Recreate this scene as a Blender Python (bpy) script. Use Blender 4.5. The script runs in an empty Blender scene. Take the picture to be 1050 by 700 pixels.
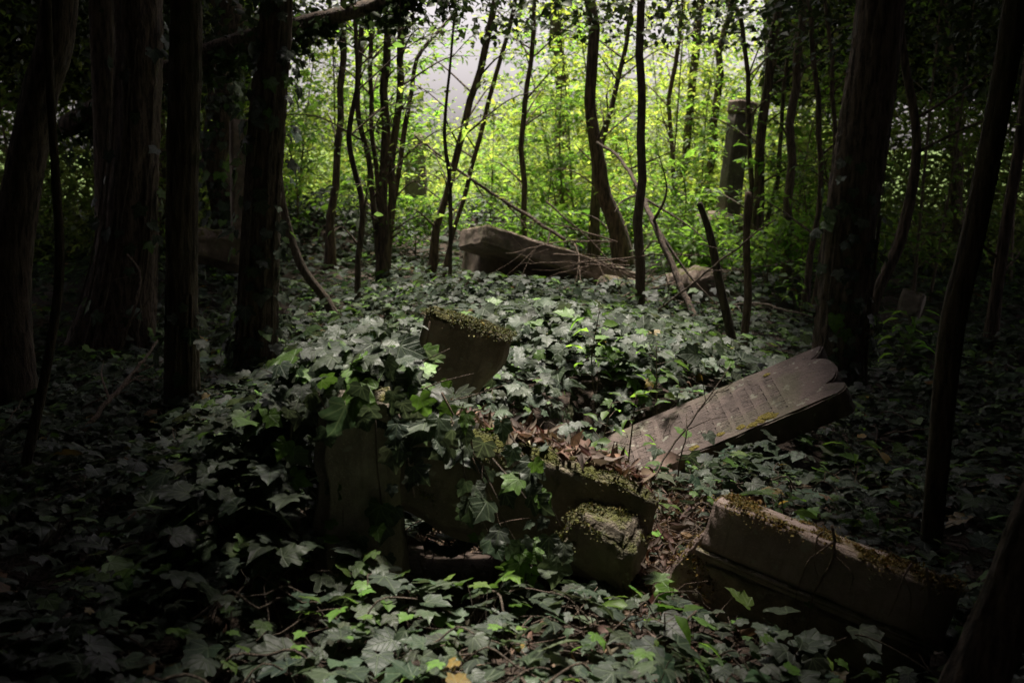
import bpy, bmesh, math, random
import numpy as np
from mathutils import Vector, Matrix, Euler, noise as mnoise

R = np.random.default_rng(11)
random.seed(5)
C = bpy.context.scene
COL = C.collection
rad = math.radians

# ------------------------------------------------------------------ camera numbers
LENS, SENSOR = 40.0, 36.0
F = 1050 * LENS / SENSOR
PITCH = rad(9.7)
CAM = np.array([0.0, 0.0, 1.35])
FW = np.array([0, math.cos(PITCH), -math.sin(PITCH)])
UP = np.array([0, math.sin(PITCH), math.cos(PITCH)])


def P(px, py, Y):
    """point in the wood at distance Y seen in that direction"""
    d = np.array([(px - 525) / F, 0, 0]) + UP * ((350 - py) / F) + FW
    return CAM + d * (Y / d[1])


SUN_EL, SUN_AZ = rad(72), rad(8)          # sun stands beyond the clearing, a little to the right
SUN = np.array([math.sin(SUN_AZ) * math.cos(SUN_EL), math.cos(SUN_AZ) * math.cos(SUN_EL), math.sin(SUN_EL)])

# ------------------------------------------------------------------ terrain
_ctl = []
for px, py, Y in [(525, 700, 2.0), (200, 690, 2.05), (790, 700, 2.75), (525, 620, 2.5), (360, 600, 2.6), (100, 560, 2.9), (560, 430, 4.6), (850, 560, 3.8),
                  (900, 480, 5.0), (262, 375, 6.5), (187, 425, 5.2), (865, 390, 6.6), (100, 350, 8), (550, 290, 11), (690, 300, 10.5), (525, 222, 20),
                  (300, 235, 16), (930, 335, 9.5), (780, 280, 11), (60, 300, 10), (1000, 300, 11), (350, 300, 10), (30, 450, 4.3), (1000, 420, 6),
                  (620, 480, 3.5), (820, 220, 18), (150, 225, 18), (900, 220, 20)]:
    p = P(px, py, Y)
    _ctl.append((p[0], p[1], p[2] - 0.10))
_ctl += [(-3, 0, .15), (3, 0, .05), (0, -3, .1), (0, 1, .22), (-6, 4, .05), (6, 4, -.05), (0, 40, .1), (-14, 30, .2), (14, 30, .1), (-12, 12, .1), (12, 12, 0)]
_ctl = np.array(_ctl)
_bump = [(0.30, 6.2, 1.0, 1.1, .26), (-2.35, 14, .75, .8, .5), (-.45, 15.5, .8, .9, .42), (.12, 4.75, .3, .3, -.16), (1.35, 5.5, .5, .35, .06), (-3.6, 10.2, .6, .6, .3),
         (2.3, 12.5, 1.0, .8, .15), (.50, 4.75, .40, .38, -.16), (.80, 4.55, .5, .25, -.08), (.33, 4.7, .30, .35, -.15), (-.08, 3.85, .32, .36, -.17), (.15,4.2,.3,.25,-.06), (.75, 2.35, .40, .30, -.10), (-.70, 2.98, .20, .34, .20), (-.15, 2.78, .16, .12, -.12), (-.05, 9.0, .9, .8, .10)]


def _ss(a, b, v):
    u = np.clip((v - a) / (b - a), 0, 1)
    return u * u * (3 - 2 * u)


SLAB_N = np.array(Euler((rad(17.9), rad(-24.7), rad(-4.0))).to_matrix() @ Vector((0, 0, 1)))


def H(x, y):
    x = np.asarray(x, float)
    y = np.asarray(y, float)
    num = np.zeros(np.broadcast(x, y).shape)
    den = np.zeros_like(num)
    for cx, cy, cz in _ctl:
        w = 1.0 / ((x - cx) ** 2 + (y - cy) ** 2 + .35 + .012 * y * np.abs(y)).clip(.2) ** 1.6
        num += w * cz
        den += w
    z = num / den
    for cx, cy, sx, sy, h in _bump:
        z = z + h * np.exp(-((x - cx) / sx) ** 2 - ((y - cy) / sy) ** 2)
    z = z + .030 * np.sin(2.1 * x + 1.3 * y) * np.sin(1.7 * y - .9 * x + 1) + .016 * np.sin(5.3 * x - 2.0) * np.sin(4.7 * y + .6)
    # the fallen gravestone has pressed the earth down where it lies
    w_ = np.stack([x - .927, y - 4.978], -1)
    pl = .104 + (w_[..., 0] * SLAB_N[0] + w_[..., 1] * SLAB_N[1]) / -SLAB_N[2] - .02
    u_ = w_[..., 0] * math.cos(rad(-4)) + w_[..., 1] * math.sin(rad(-4))
    v_ = -w_[..., 0] * math.sin(rad(-4)) + w_[..., 1] * math.cos(rad(-4))
    inside = _ss(-.72, -.56, u_) * (1 - _ss(.62, .75, u_)) * _ss(-.40, -.26, v_) * (1 - _ss(.30, .42, v_))
    return z + inside * np.minimum(pl - z, 0)


def h1(x, y):
    return float(H(np.array([x]), np.array([y]))[0])


def vnoise(x, y, seed=0, f=1.0):
    """smooth value noise on arrays, 0..1"""
    x = np.asarray(x) * f
    y = np.asarray(y) * f
    xi, yi = np.floor(x).astype(np.int64), np.floor(y).astype(np.int64)
    fx, fy = x - xi, y - yi
    fx, fy = fx * fx * (3 - 2 * fx), fy * fy * (3 - 2 * fy)

    def hsh(a, b):
        n = (a * 374761393 + b * 668265263 + seed * 974711) & 0x7fffffff
        n = ((n ^ (n >> 13)) * 1274126177) & 0x7fffffff
        return ((n ^ (n >> 16)) & 0xffff) / 65535.0
    return (hsh(xi, yi) * (1 - fx) + hsh(xi + 1, yi) * fx) * (1 - fy) + (hsh(xi, yi + 1) * (1 - fx) + hsh(xi + 1, yi + 1) * fx) * fy


# ------------------------------------------------------------------ materials
def new_mat(name):
    m = bpy.data.materials.new(name)
    m.use_nodes = True
    nt = m.node_tree
    nt.nodes.clear()
    out = nt.nodes.new('ShaderNodeOutputMaterial')
    return m, nt, out


def N(nt, t, **kw):
    n = nt.nodes.new(t)
    for k, v in kw.items():
        if k in ('operation', 'blend_type', 'data_type', 'attribute_name', 'wave_type', 'bands_direction', 'feature', 'noise_dimensions', 'use_clamp', 'distance', 'interpolation_type'):
            setattr(n, k, v)
        else:
            n.inputs[k.replace('_', ' ')].default_value = v
    return n


def math_n(nt, op, a, b=None, c=None):
    n = nt.nodes.new('ShaderNodeMath')
    n.operation = op
    for i, v in enumerate((a, b, c)):
        if v is None:
            continue
        if isinstance(v, (int, float)):
            n.inputs[i].default_value = v
        else:
            nt.links.new(v, n.inputs[i])
    return n.outputs[0]


def ramp(nt, fac, a, b, v0=0.0, v1=1.0):
    n = nt.nodes.new('ShaderNodeMapRange')
    n.interpolation_type = 'SMOOTHSTEP'
    n.inputs['From Min'].default_value = a
    n.inputs['From Max'].default_value = b
    n.inputs['To Min'].default_value = v0
    n.inputs['To Max'].default_value = v1
    nt.links.new(fac, n.inputs['Value'])
    return n.outputs['Result']


def mixc(nt, fac, a, b):
    n = nt.nodes.new('ShaderNodeMix')
    n.data_type = 'RGBA'
    if isinstance(fac, (int, float)):
        n.inputs[0].default_value = fac
    else:
        nt.links.new(fac, n.inputs[0])
    for i, v in ((6, a), (7, b)):
        if isinstance(v, tuple):
            n.inputs[i].default_value = (*v, 1)
        else:
            nt.links.new(v, n.inputs[i])
    return n.outputs[2]


def noise_n(nt, vec, scale, detail=4, rough=.55):
    n = nt.nodes.new('ShaderNodeTexNoise')
    n.inputs['Scale'].default_value = scale
    n.inputs['Detail'].default_value = detail
    n.inputs['Roughness'].default_value = rough
    if vec is not None:
        nt.links.new(vec, n.inputs['Vector'])
    return n.outputs['Fac']


def leaf_material(name, trans=.35, rough=.42, veins=False, boost=2.0, ior=1.45):
    m, nt, out = new_mat(name)
    L = nt.links.new
    at = N(nt, 'ShaderNodeAttribute', attribute_name='col')
    col = at.outputs['Color']
    uvn = nt.nodes.new('ShaderNodeUVMap')
    geo = nt.nodes.new('ShaderNodeNewGeometry')
    spots = noise_n(nt, geo.outputs['Position'], 60, 3)
    col = mixc(nt, ramp(nt, spots, .35, .7, 0, .35), col, (.018, .028, .012))
    pr = N(nt, 'ShaderNodeBsdfPrincipled', Roughness=rough, IOR=ior)
    if veins:
        sep = nt.nodes.new('ShaderNodeSeparateXYZ')
        L(uvn.outputs['UV'], sep.inputs[0])
        x, y = sep.outputs[0], math_n(nt, 'ABSOLUTE', sep.outputs[1])
        ds = [y]
        for ang in (38, 82):
            c_, s_ = math.cos(rad(ang)), math.sin(rad(ang))
            ds.append(math_n(nt, 'ABSOLUTE', math_n(nt, 'SUBTRACT', math_n(nt, 'MULTIPLY', y, c_), math_n(nt, 'MULTIPLY', x, s_))))
        # side veins off the midrib
        fr = math_n(nt, 'PINGPONG', math_n(nt, 'SUBTRACT', x, math_n(nt, 'MULTIPLY', y, 1.1)), .11)
        ds.append(math_n(nt, 'ADD', fr, .014))
        d = ds[0]
        for q in ds[1:]:
            d = math_n(nt, 'MINIMUM', d, q)
        v = ramp(nt, d, .008, .032, 1, 0)
        col2 = mixc(nt, math_n(nt, 'MULTIPLY', v, .28), col, (.17, .22, .12))
        bmp = N(nt, 'ShaderNodeBump', Strength=.5, Distance=.002)
        L(math_n(nt, 'ADD', math_n(nt, 'MULTIPLY', v, -1), math_n(nt, 'MULTIPLY', spots, .7)), bmp.inputs['Height'])
        L(bmp.outputs[0], pr.inputs['Normal'])
        col = col2
    L(col, pr.inputs['Base Color'])
    tr = nt.nodes.new('ShaderNodeBsdfTranslucent')
    tc = nt.nodes.new('ShaderNodeMix')
    tc.data_type = 'RGBA'
    tc.blend_type = 'MULTIPLY'
    tc.inputs[0].default_value = 1
    L(col, tc.inputs[6])
    tc.inputs[7].default_value = (boost * 1.02, boost * 1.0, boost * .8, 1)
    tc.clamp_result = False
    L(tc.outputs[2], tr.inputs['Color'])
    mx = nt.nodes.new('ShaderNodeMixShader')
    mx.inputs[0].default_value = trans
    L(pr.outputs[0], mx.inputs[1])
    L(tr.outputs[0], mx.inputs[2])
    L(mx.outputs[0], out.inputs[0])
    return m


def stone_material(name, base=(.20, .155, .14), dark=(.09, .068, .06), moss=.5, moss_lo=.5, glyph=False, spec_scale=1.0, mosscol=(.075, .072, .012)):
    m, nt, out = new_mat(name)
    L = nt.links.new
    tc = nt.nodes.new('ShaderNodeTexCoord')
    v = tc.outputs['Object']
    n1 = noise_n(nt, v, 7 * spec_scale, 6, .62)
    n2 = noise_n(nt, v, 45 * spec_scale, 5, .7)
    n3 = noise_n(nt, v, 220 * spec_scale, 3, .6)
    col = mixc(nt, ramp(nt, n1, .34, .66), dark, base)
    col = mixc(nt, ramp(nt, n2, .5, .72, 0, .55), col, tuple(c * .45 for c in base))
    col = mixc(nt, ramp(nt, n3, .56, .7, 0, .4), col, tuple(min(1, c * 1.5) for c in base))
    mpz = nt.nodes.new('ShaderNodeMapping')
    mpz.inputs['Scale'].default_value = (30 * spec_scale, 30 * spec_scale, 3 * spec_scale)
    L(v, mpz.inputs['Vector'])
    streak = noise_n(nt, mpz.outputs[0], 1.0, 4, .6)
    col = mixc(nt, ramp(nt, streak, .52, .72, 0, .5), col, tuple(c * .35 for c in base))
    lich = noise_n(nt, v, 24 * spec_scale, 2, .5)
    col = mixc(nt, ramp(nt, lich, .64, .68, 0, .5), col, (.36, .36, .29))
    grn = noise_n(nt, v, 4.5 * spec_scale, 4, .6)
    col = mixc(nt, ramp(nt, grn, .5, .68, 0, .45), col, (.10, .105, .05))
    geo = nt.nodes.new('ShaderNodeNewGeometry')
    sep = nt.nodes.new('ShaderNodeSeparateXYZ')
    L(geo.outputs['Normal'], sep.inputs[0])
    nm = noise_n(nt, v, 11 * spec_scale, 5, .65)
    ms = math_n(nt, 'ADD', math_n(nt, 'MULTIPLY', sep.outputs[2], moss), nm)
    mk = ramp(nt, ms, moss_lo + .32, moss_lo + .5)
    mcol = mixc(nt, noise_n(nt, v, 90, 4), mosscol, tuple(c * 2.1 for c in mosscol))
    h = math_n(nt, 'ADD', math_n(nt, 'MULTIPLY', n2, .5), math_n(nt, 'MULTIPLY', n3, .22))
    h = math_n(nt, 'ADD', h, math_n(nt, 'MULTIPLY', mk, math_n(nt, 'MULTIPLY', noise_n(nt, v, 160, 3), 1.6)))
    if glyph:
        s2 = nt.nodes.new('ShaderNodeSeparateXYZ')
        L(v, s2.inputs[0])
        x, y = s2.outputs[0], s2.outputs[1]
        row = ramp(nt, math_n(nt, 'PINGPONG', x, .032), .009, .014)
        cmb = nt.nodes.new('ShaderNodeCombineXYZ')
        L(math_n(nt, 'MULTIPLY', x, 22), cmb.inputs[0])
        L(math_n(nt, 'MULTIPLY', y, 120), cmb.inputs[1])
        g = noise_n(nt, cmb.outputs[0], 1.0, 1, .4)
        strokes = ramp(nt, g, .50, .56)
        inside = math_n(nt, 'MULTIPLY', ramp(nt, math_n(nt, 'ABSOLUTE', y), .155, .17, 1, 0), ramp(nt, x, .30, .34, 1, 0))
        worn = ramp(nt, noise_n(nt, v, 6, 2), .38, .55)
        s2m = noise_n(nt, v, 3.3, 1)
        gm = math_n(nt, 'MULTIPLY', math_n(nt, 'MULTIPLY', row, strokes), math_n(nt, 'MULTIPLY', inside, worn))
        col = mixc(nt, math_n(nt, 'MULTIPLY', gm, .45), col, tuple(c * .3 for c in base))
        h = math_n(nt, 'SUBTRACT', h, math_n(nt, 'MULTIPLY', gm, 1.3))
    col = mixc(nt, mk, col, mcol)
    pr = N(nt, 'ShaderNodeBsdfPrincipled', Roughness=.82)
    L(col, pr.inputs['Base Color'])
    b = N(nt, 'ShaderNodeBump', Strength=.9, Distance=.014)
    L(h, b.inputs['Height'])
    L(b.outputs[0], pr.inputs['Normal'])
    L(pr.outputs[0], out.inputs[0])
    return m


def bark_material(name, base=(.085, .062, .048), dark=(.028, .02, .016), moss=0.3, sc=1.0):
    m, nt, out = new_mat(name)
    L = nt.links.new
    tc = nt.nodes.new('ShaderNodeTexCoord')
    mp = nt.nodes.new('ShaderNodeMapping')
    mp.inputs['Scale'].default_value = (1, 1, .16)
    L(tc.outputs['Object'], mp.inputs['Vector'])
    v = mp.outputs[0]
    n1 = noise_n(nt, v, 42 * sc, 6, .65)
    n2 = noise_n(nt, tc.outputs['Object'], 9 * sc, 4)
    n3 = noise_n(nt, tc.outputs['Object'], 130 * sc, 3)
    col = mixc(nt, ramp(nt, n1, .36, .62), dark, base)
    col = mixc(nt, ramp(nt, n2, .52, .7, 0, moss), col, (.05, .058, .018))
    col = mixc(nt, ramp(nt, n3, .58, .7, 0, .3), col, (.15, .125, .105))
    pr = N(nt, 'ShaderNodeBsdfPrincipled', Roughness=.85)
    L(col, pr.inputs['Base Color'])
    b = N(nt, 'ShaderNodeBump', Strength=1.0, Distance=.035)
    L(math_n(nt, 'ADD', n1, math_n(nt, 'MULTIPLY', n3, .25)), b.inputs['Height'])
    L(b.outputs[0], pr.inputs['Normal'])
    L(pr.outputs[0], out.inputs[0])
    return m


def ground_material():
    m, nt, out = new_mat('soil')
    L = nt.links.new
    geo = nt.nodes.new('ShaderNodeNewGeometry')
    v = geo.outputs['Position']
    n1 = noise_n(nt, v, 3, 6, .65)
    n2 = noise_n(nt, v, 38, 5, .7)
    col = mixc(nt, ramp(nt, n2, .35, .65), (.022, .014, .010), (.075, .048, .034))
    col = mixc(nt, ramp(nt, n1, .5, .7, 0, .6), col, (.05, .03, .022))
    sep = nt.nodes.new('ShaderNodeSeparateXYZ')
    L(v, sep.inputs[0])
    mead = mixc(nt, n1, (.05, .10, .012), (.11, .17, .03))
    col = mixc(nt, ramp(nt, sep.outputs[1], 17, 24), col, mead)
    pr = N(nt, 'ShaderNodeBsdfPrincipled', Roughness=.95)
    L(col, pr.inputs['Base Color'])
    b = N(nt, 'ShaderNodeBump', Strength=1, Distance=.03)
    L(n2, b.inputs['Height'])
    L(b.outputs[0], pr.inputs['Normal'])
    L(pr.outputs[0], out.inputs[0])
    return m


M_IVY = leaf_material('ivy_leaf', trans=.2, rough=.50, veins=True, boost=2.8, ior=1.38)
M_IVYF = leaf_material('ivy_leaf_far', trans=.2, rough=.52, boost=2.8, ior=1.36)
M_LEAF = leaf_material('tree_leaf', trans=.55, rough=.5, boost=3.7)
M_CANOPY = leaf_material('canopy_leaf', trans=.18, rough=.6, boost=1.2)
M_LITTER = leaf_material('dead_leaf', trans=.12, rough=.75, boost=1.3)
M_BARK = bark_material('rough_bark', (.20, .142, .108), (.04, .028, .022))
M_BARK2 = bark_material('smooth_bark', (.24, .18, .135), (.09, .066, .05), .25, 1.8)
M_BARKM = bark_material('mossy_bark', (.15, .115, .08), (.05, .038, .028), .7)
M_DEAD = bark_material('dead_wood', (.30, .21, .155), (.12, .08, .06), .12, 2.0)
M_VINE = bark_material('vine_stem', (.24, .18, .135), (.09, .065, .05), .05, 3.0)
M_STONE = stone_material('sandstone', base=(.33, .25, .205), dark=(.14, .105, .088), moss=.42, moss_lo=.48)
M_SLAB = stone_material('inscribed_sandstone', base=(.155, .112, .10), dark=(.08, .057, .05), moss=.10, moss_lo=.42, glyph=True, mosscol=(.13, .10, .012))
M_GREY = stone_material('grey_stone', base=(.40, .34, .28), dark=(.20, .165, .135), moss=.5, moss_lo=.52)
M_MOSSY = stone_material('mossy_stone', base=(.24, .195, .15), dark=(.12, .095, .07), moss=.34, moss_lo=.31, mosscol=(.06, .062, .010))
M_ROUGH = stone_material('rough_hewn_stone', base=(.42, .35, .28), dark=(.14, .11, .085), moss=.2, moss_lo=.55, spec_scale=1.6)
M_OCHRE = stone_material('lichen_stone', base=(.40, .30, .27), dark=(.26, .19, .17), moss=.42, moss_lo=.50, mosscol=(.10, .07, .014))
M_PILLAR = stone_material('weathered_pillar_stone', base=(.21, .175, .155), dark=(.10, .083, .072), moss=.1, moss_lo=.6)
M_SOIL = ground_material()

# ------------------------------------------------------------------ mesh helpers


def link_mesh(name, V, faces, mat, parent=None, loc=None, uv=None, col=None, smooth=True):
    """faces: list of int arrays (k, n)"""
    V = np.asarray(V, np.float64)
    if loc is not None:
        V = V - np.asarray(loc)
    me = bpy.data.meshes.new(name)
    faces = [np.asarray(f, np.int64) for f in faces if len(f)]
    nl = sum(f.size for f in faces)
    nf = sum(len(f) for f in faces)
    me.vertices.add(len(V))
    me.vertices.foreach_set('co', V.astype(np.float32).ravel())
    me.loops.add(nl)
    li = np.concatenate([f.ravel() for f in faces]).astype(np.int32)
    me.loops.foreach_set('vertex_index', li)
    me.polygons.add(nf)
    tot = np.concatenate([np.full(len(f), f.shape[1]) for f in faces])
    st = np.concatenate([[0], np.cumsum(tot)[:-1]]).astype(np.int32)
    me.polygons.foreach_set('loop_start', st)
    if smooth:
        me.polygons.foreach_set('use_smooth', np.ones(nf, bool))
    if uv is not None:
        l = me.uv_layers.new(name='UVMap')
        l.data.foreach_set('uv', np.asarray(uv, np.float32)[li].ravel())
    if col is not None:
        a = me.attributes.new('col', 'FLOAT_COLOR', 'POINT')
        a.data.foreach_set('color', np.c_[col, np.ones(len(col))].astype(np.float32).ravel())
    me.update(calc_edges=True)
    me.validate()
    me.materials.append(mat)
    o = bpy.data.objects.new(name, me)
    COL.objects.link(o)
    if parent is not None:
        o.parent = parent
    elif loc is not None:
        o.location = Vector(loc)
    return o


def thing(name, label, cat, loc=(0, 0, 0), group=None, rot=None):
    o = bpy.data.objects.new(name, None)
    o.empty_display_size = .1
    COL.objects.link(o)
    o.location = Vector([float(q) for q in loc])
    if rot is not None:
        o.rotation_euler = Euler(rot)
    o['label'] = label
    o['category'] = cat
    if group:
        o['group'] = group
    return o


def tag(o, label=None, cat=None, group=None, kind=None):
    for k, v in (('label', label), ('category', cat), ('group', group), ('kind', kind)):
        if v:
            o[k] = v
    return o


def unit(a):
    return a / np.maximum(np.linalg.norm(a, axis=-1, keepdims=True), 1e-9)


def smooth_path(pts, step):
    """Catmull-Rom through pts (n, k), resampled about every step (first three columns)"""
    pts = np.asarray(pts, float)
    if len(pts) == 2:
        pts = np.array([pts[0], (pts[0] + pts[1]) / 2, pts[1]])
    ext = np.vstack([2 * pts[0] - pts[1], pts, 2 * pts[-1] - pts[-2]])
    out = []
    for i in range(1, len(ext) - 2):
        p0, p1, p2, p3 = ext[i - 1:i + 3]
        n = max(2, int(np.linalg.norm((p2 - p1)[:3]) / step) + 1)
        t = np.linspace(0, 1, n, endpoint=False)[:, None]
        out.append(.5 * (2 * p1 + (p2 - p0) * t + (2 * p0 - 5 * p1 + 4 * p2 - p3) * t ** 2 + (3 * p1 - p0 - 3 * p2 + p3) * t ** 3))
    out.append(pts[-1:])
    return np.vstack(out)


class Tubes:
    """collects tapered tubes of one woody body"""

    def __init__(s):
        s.V, s.Q, s.T, s.n = [], [], [], 0

    def add(s, pts, radii, sides=8, bark=0.0, ridges=9, seed=0, cap=True):
        pts = np.asarray(pts, float)
        n = len(pts)
        radii = np.broadcast_to(np.asarray(radii, float), (n,)).copy()
        d = unit(np.gradient(pts, axis=0))
        a = np.array([0, -1, 0]) if abs(d[0][1]) < .8 else np.array([1.0, 0, 0])
        A, B = np.zeros((n, 3)), np.zeros((n, 3))
        for i in range(n):
            a = a - d[i] * (a @ d[i])
            a = a / max(np.linalg.norm(a), 1e-9)
            A[i] = a
            B[i] = np.cross(d[i], a)
        th = np.linspace(0, 2 * np.pi, sides, endpoint=False)
        rr = np.ones((n, sides))
        if bark > 0:
            g = np.random.default_rng(abs(seed))
            L = np.concatenate([[0], np.cumsum(np.linalg.norm(np.diff(pts, axis=0), axis=1))])
            ph = g.random(6) * 6.28
            w = .5 * np.sin(L * 4.1 + ph[0]) + .35 * np.sin(L * 9.3 + ph[1]) + .25 * np.sin(L * 21 + ph[4])
            lump = .06 * np.sin(2 * th[None] + L[:, None] * 1.7 + ph[2]) + .05 * np.sin(3 * th[None] - L[:, None] * 2.3 + ph[3])
            ph1 = ridges * th[None] + w[:, None] * 1.6 + 1.3 * np.sin(2 * th[None] + L[:, None] * 3.0)
            r1 = 1 - np.abs(np.sin(ph1 / 2 * 1.0)) ** .6
            r2 = np.abs(np.sin((ridges * 2 + 1) * th[None] * .5 + 2.2 * np.sin(L * 13 + ph[5])[:, None] + w[:, None]))
            rr = 1 + lump - bark * (1.3 * r1 + .5 * (1 - r2)) + bark * .5 * (g.random((n, sides)) - .5)
        V = pts[:, None] + (radii[:, None] * rr)[..., None] * (np.cos(th)[None, :, None] * A[:, None] + np.sin(th)[None, :, None] * B[:, None])
        s.V.append(V.reshape(-1, 3))
        i = np.arange(n - 1)[:, None] * sides
        j = np.arange(sides)[None]
        k = (j + 1) % sides
        q = np.stack([i + j, i + k, i + sides + k, i + sides + j], -1).reshape(-1, 4) + s.n
        s.Q.append(q)
        s.n += n * sides
        if cap:
            for e, c in ((0, pts[0]), (n - 1, pts[-1])):
                s.V.append(c[None] + (d[e] * radii[e] * (.25 if e else -.25))[None])
                base = s.n - n * sides if True else 0
        # caps use the two centre points just added
            b0 = s.n - n * sides
            c0, c1 = s.n, s.n + 1
            jj = np.arange(sides)
            s.T.append(np.stack([np.full(sides, c0), b0 + (jj + 1) % sides, b0 + jj], -1))
            s.T.append(np.stack([np.full(sides, c1), b0 + (n - 1) * sides + jj, b0 + (n - 1) * sides + (jj + 1) % sides], -1))
            s.n += 2
        return s

    def build(s, name, mat, parent=None, loc=None):
        return link_mesh(name, np.vstack(s.V), [np.vstack(s.Q)] + ([np.vstack(s.T)] if s.T else []), mat, parent, loc)


# leaf shapes: x along the leaf from stalk to tip, y across, z lift
def ivy_leaf(curl=.25, fold=.18, tipdrop=.3, seed=0):
    g = np.random.default_rng(abs(seed))
    half = np.array([(-.10, .10), (-.17, .24), (-.08, .42), (.06, .47), (.17, .38), (.32, .50), (.44, .56), (.52, .43), (.56, .29), (.72, .20), (.88, .08)])
    half = half * (1 + g.normal(size=half.shape) * .05)
    halfR = half * (1 + g.normal(size=half.shape) * .05) * [1, -1]
    mid = np.array([(0, 0), (.2, 0), (.42, 0), (.66, 0), (1.0, 0)])
    V2 = np.vstack([mid, half, halfR])
    n = len(half)
    # mid index for each outline point
    mi = [0, 0, 0, 1, 1, 2, 2, 2, 3, 3, 3]
    tris = []
    for s, off in ((1, 5), (-1, 5 + n)):
        for i in range(n - 1):
            a, b = off + i, off + i + 1
            t = [(mi[i], a, b)]
            if mi[i + 1] != mi[i]:
                t.append((mi[i], b, mi[i + 1]))
            for q in t:
                tris.append(q[::-1] if s > 0 else q)
        a = off + n - 1
        q = (3, a, 4)
        tris.append(q[::-1] if s > 0 else q)
    x, y = V2[:, 0], V2[:, 1]
    z = fold * np.abs(y) - curl * (x * .6) ** 2 * 1.2 - curl * 1.5 * y ** 2 - tipdrop * np.maximum(x - .5, 0) ** 2 + g.normal(size=len(x)) * .018
    V = np.c_[x, y, z]
    V[:, 0] -= .05
    return V, np.array(tris), V2


def simple_leaf(w=.45, fold=.18, droop=.25):
    V = np.array([(0, 0, 0), (.35, w / 2, fold * w), (.35, -w / 2, fold * w), (.5, 0, -.02), (.72, w * .34, fold * w * .5 - droop * .3), (.72, -w * .34, fold * w * .5 - droop * .3), (1, 0, -droop)])
    T = np.array([(0, 3, 1), (0, 2, 3), (1, 3, 4), (2, 5, 3), (3, 6, 4), (3, 5, 6)])
    return V, T, V[:, :2].copy()


def far_ivy():
    V = np.array([(0, 0, 0), (-.1, .3, .0), (.35, .52, -.06), (.55, .25, .0), (1, 0, -.2), (.55, -.25, .0), (.35, -.52, -.06), (-.1, -.3, .0)])
    T = np.array([(0, 2, 1), (0, 3, 2), (0, 4, 3), (0, 5, 4), (0, 6, 5), (0, 7, 6)])
    return V, T, V[:, :2].copy()


IVY = [ivy_leaf(.25, .22, .3, 1), ivy_leaf(.45, .12, .5, 2), ivy_leaf(.1, .30, .1, 3), ivy_leaf(.6, .28, .8, 4)]
FIVY = [far_ivy()]
LEAF = [simple_leaf(), simple_leaf(.38, .3, .4), simple_leaf(.55, .1, .15)]


BROAD = [simple_leaf(.8, .15, .2), simple_leaf(.75, .2, .35)]


class Leaves:
    def __init__(s):
        s.p, s.t, s.n, s.s, s.c = [], [], [], [], []

    def add(s, pos, tip, nrm, size, col):
        k = len(pos)
        s.p.append(np.asarray(pos))
        s.t.append(np.asarray(tip))
        s.n.append(np.asarray(nrm))
        s.s.append(np.broadcast_to(size, (k,)))
        s.c.append(np.broadcast_to(col, (k, 3)))

    def count(s):
        return sum(len(x) for x in s.p)

    def build(s, name, mat, shapes, parent=None, loc=None, extra=None):
        p, t, n, sz, c = np.vstack(s.p), np.vstack(s.t), np.vstack(s.n), np.concatenate(s.s), np.vstack(s.c)
        n = unit(n)
        t = unit(t - n * (t * n).sum(1, keepdims=True) + 1e-6)
        b = np.cross(n, t)
        VV, FF, UV, CC, off = [], [], [], [], 0
        pick = R.integers(0, len(shapes), len(p))
        for k, (V, T, U) in enumerate(shapes):
            i = np.nonzero(pick == k)[0]
            if not len(i):
                continue
            m = len(V)
            W = p[i][:, None] + sz[i][:, None, None] * (V[None, :, 0, None] * t[i][:, None] + V[None, :, 1, None] * b[i][:, None] + V[None, :, 2, None] * n[i][:, None])
            VV.append(W.reshape(-1, 3))
            FF.append((T[None] + (np.arange(len(i)) * m)[:, None, None]).reshape(-1, 3) + off)
            UV.append(np.tile(U, (len(i), 1)))
            CC.append(np.repeat(c[i], m, 0))
            off += m * len(i)
        VV, FF, UV, CC = np.vstack(VV), [np.vstack(FF)], np.vstack(UV), np.vstack(CC)
        return link_mesh(name, VV, FF, mat, parent, loc, UV, CC)


def rnd_dir(k):
    return unit(R.normal(size=(k, 3)))


def leafcols(k, base, var=.25, young=None, py=.0):
    c = np.array(base)[None] * np.exp(R.normal(size=(k, 1)) * var) * np.exp(R.normal(size=(k, 3)) * var * .25)
    if young is not None and py > 0:
        m = R.random(k) < py
        c[m] = np.array(young)[None] * np.exp(R.normal(size=(m.sum(), 1)) * .25)
    return c.clip(0.004, .5)


IVY_G = (.032, .046, .028)
IVY_Y = (.075, .150, .022)
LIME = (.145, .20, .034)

# ------------------------------------------------------------------ the ground
def axis(lo, hi, n, c, k):
    u = np.linspace(-1, 1, n)
    s = np.sinh(k * u) / np.sinh(k)
    return np.where(s < 0, c + s * (c - lo), c + s * (hi - c))


gx, gy = axis(-220, 220, 231, 0, 5.2), axis(-60, 420, 281, 4, 5.2)
GX, GY = np.meshgrid(gx, gy)
GZ = H(GX, GY)
idx = np.arange(GX.size).reshape(GX.shape)
quads = np.stack([idx[:-1, :-1], idx[:-1, 1:], idx[1:, 1:], idx[1:, :-1]], -1).reshape(-1, 4)
g = link_mesh('ground', np.c_[GX.ravel(), GY.ravel(), GZ.ravel()], [quads], M_SOIL)
g['kind'] = 'structure'


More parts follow.
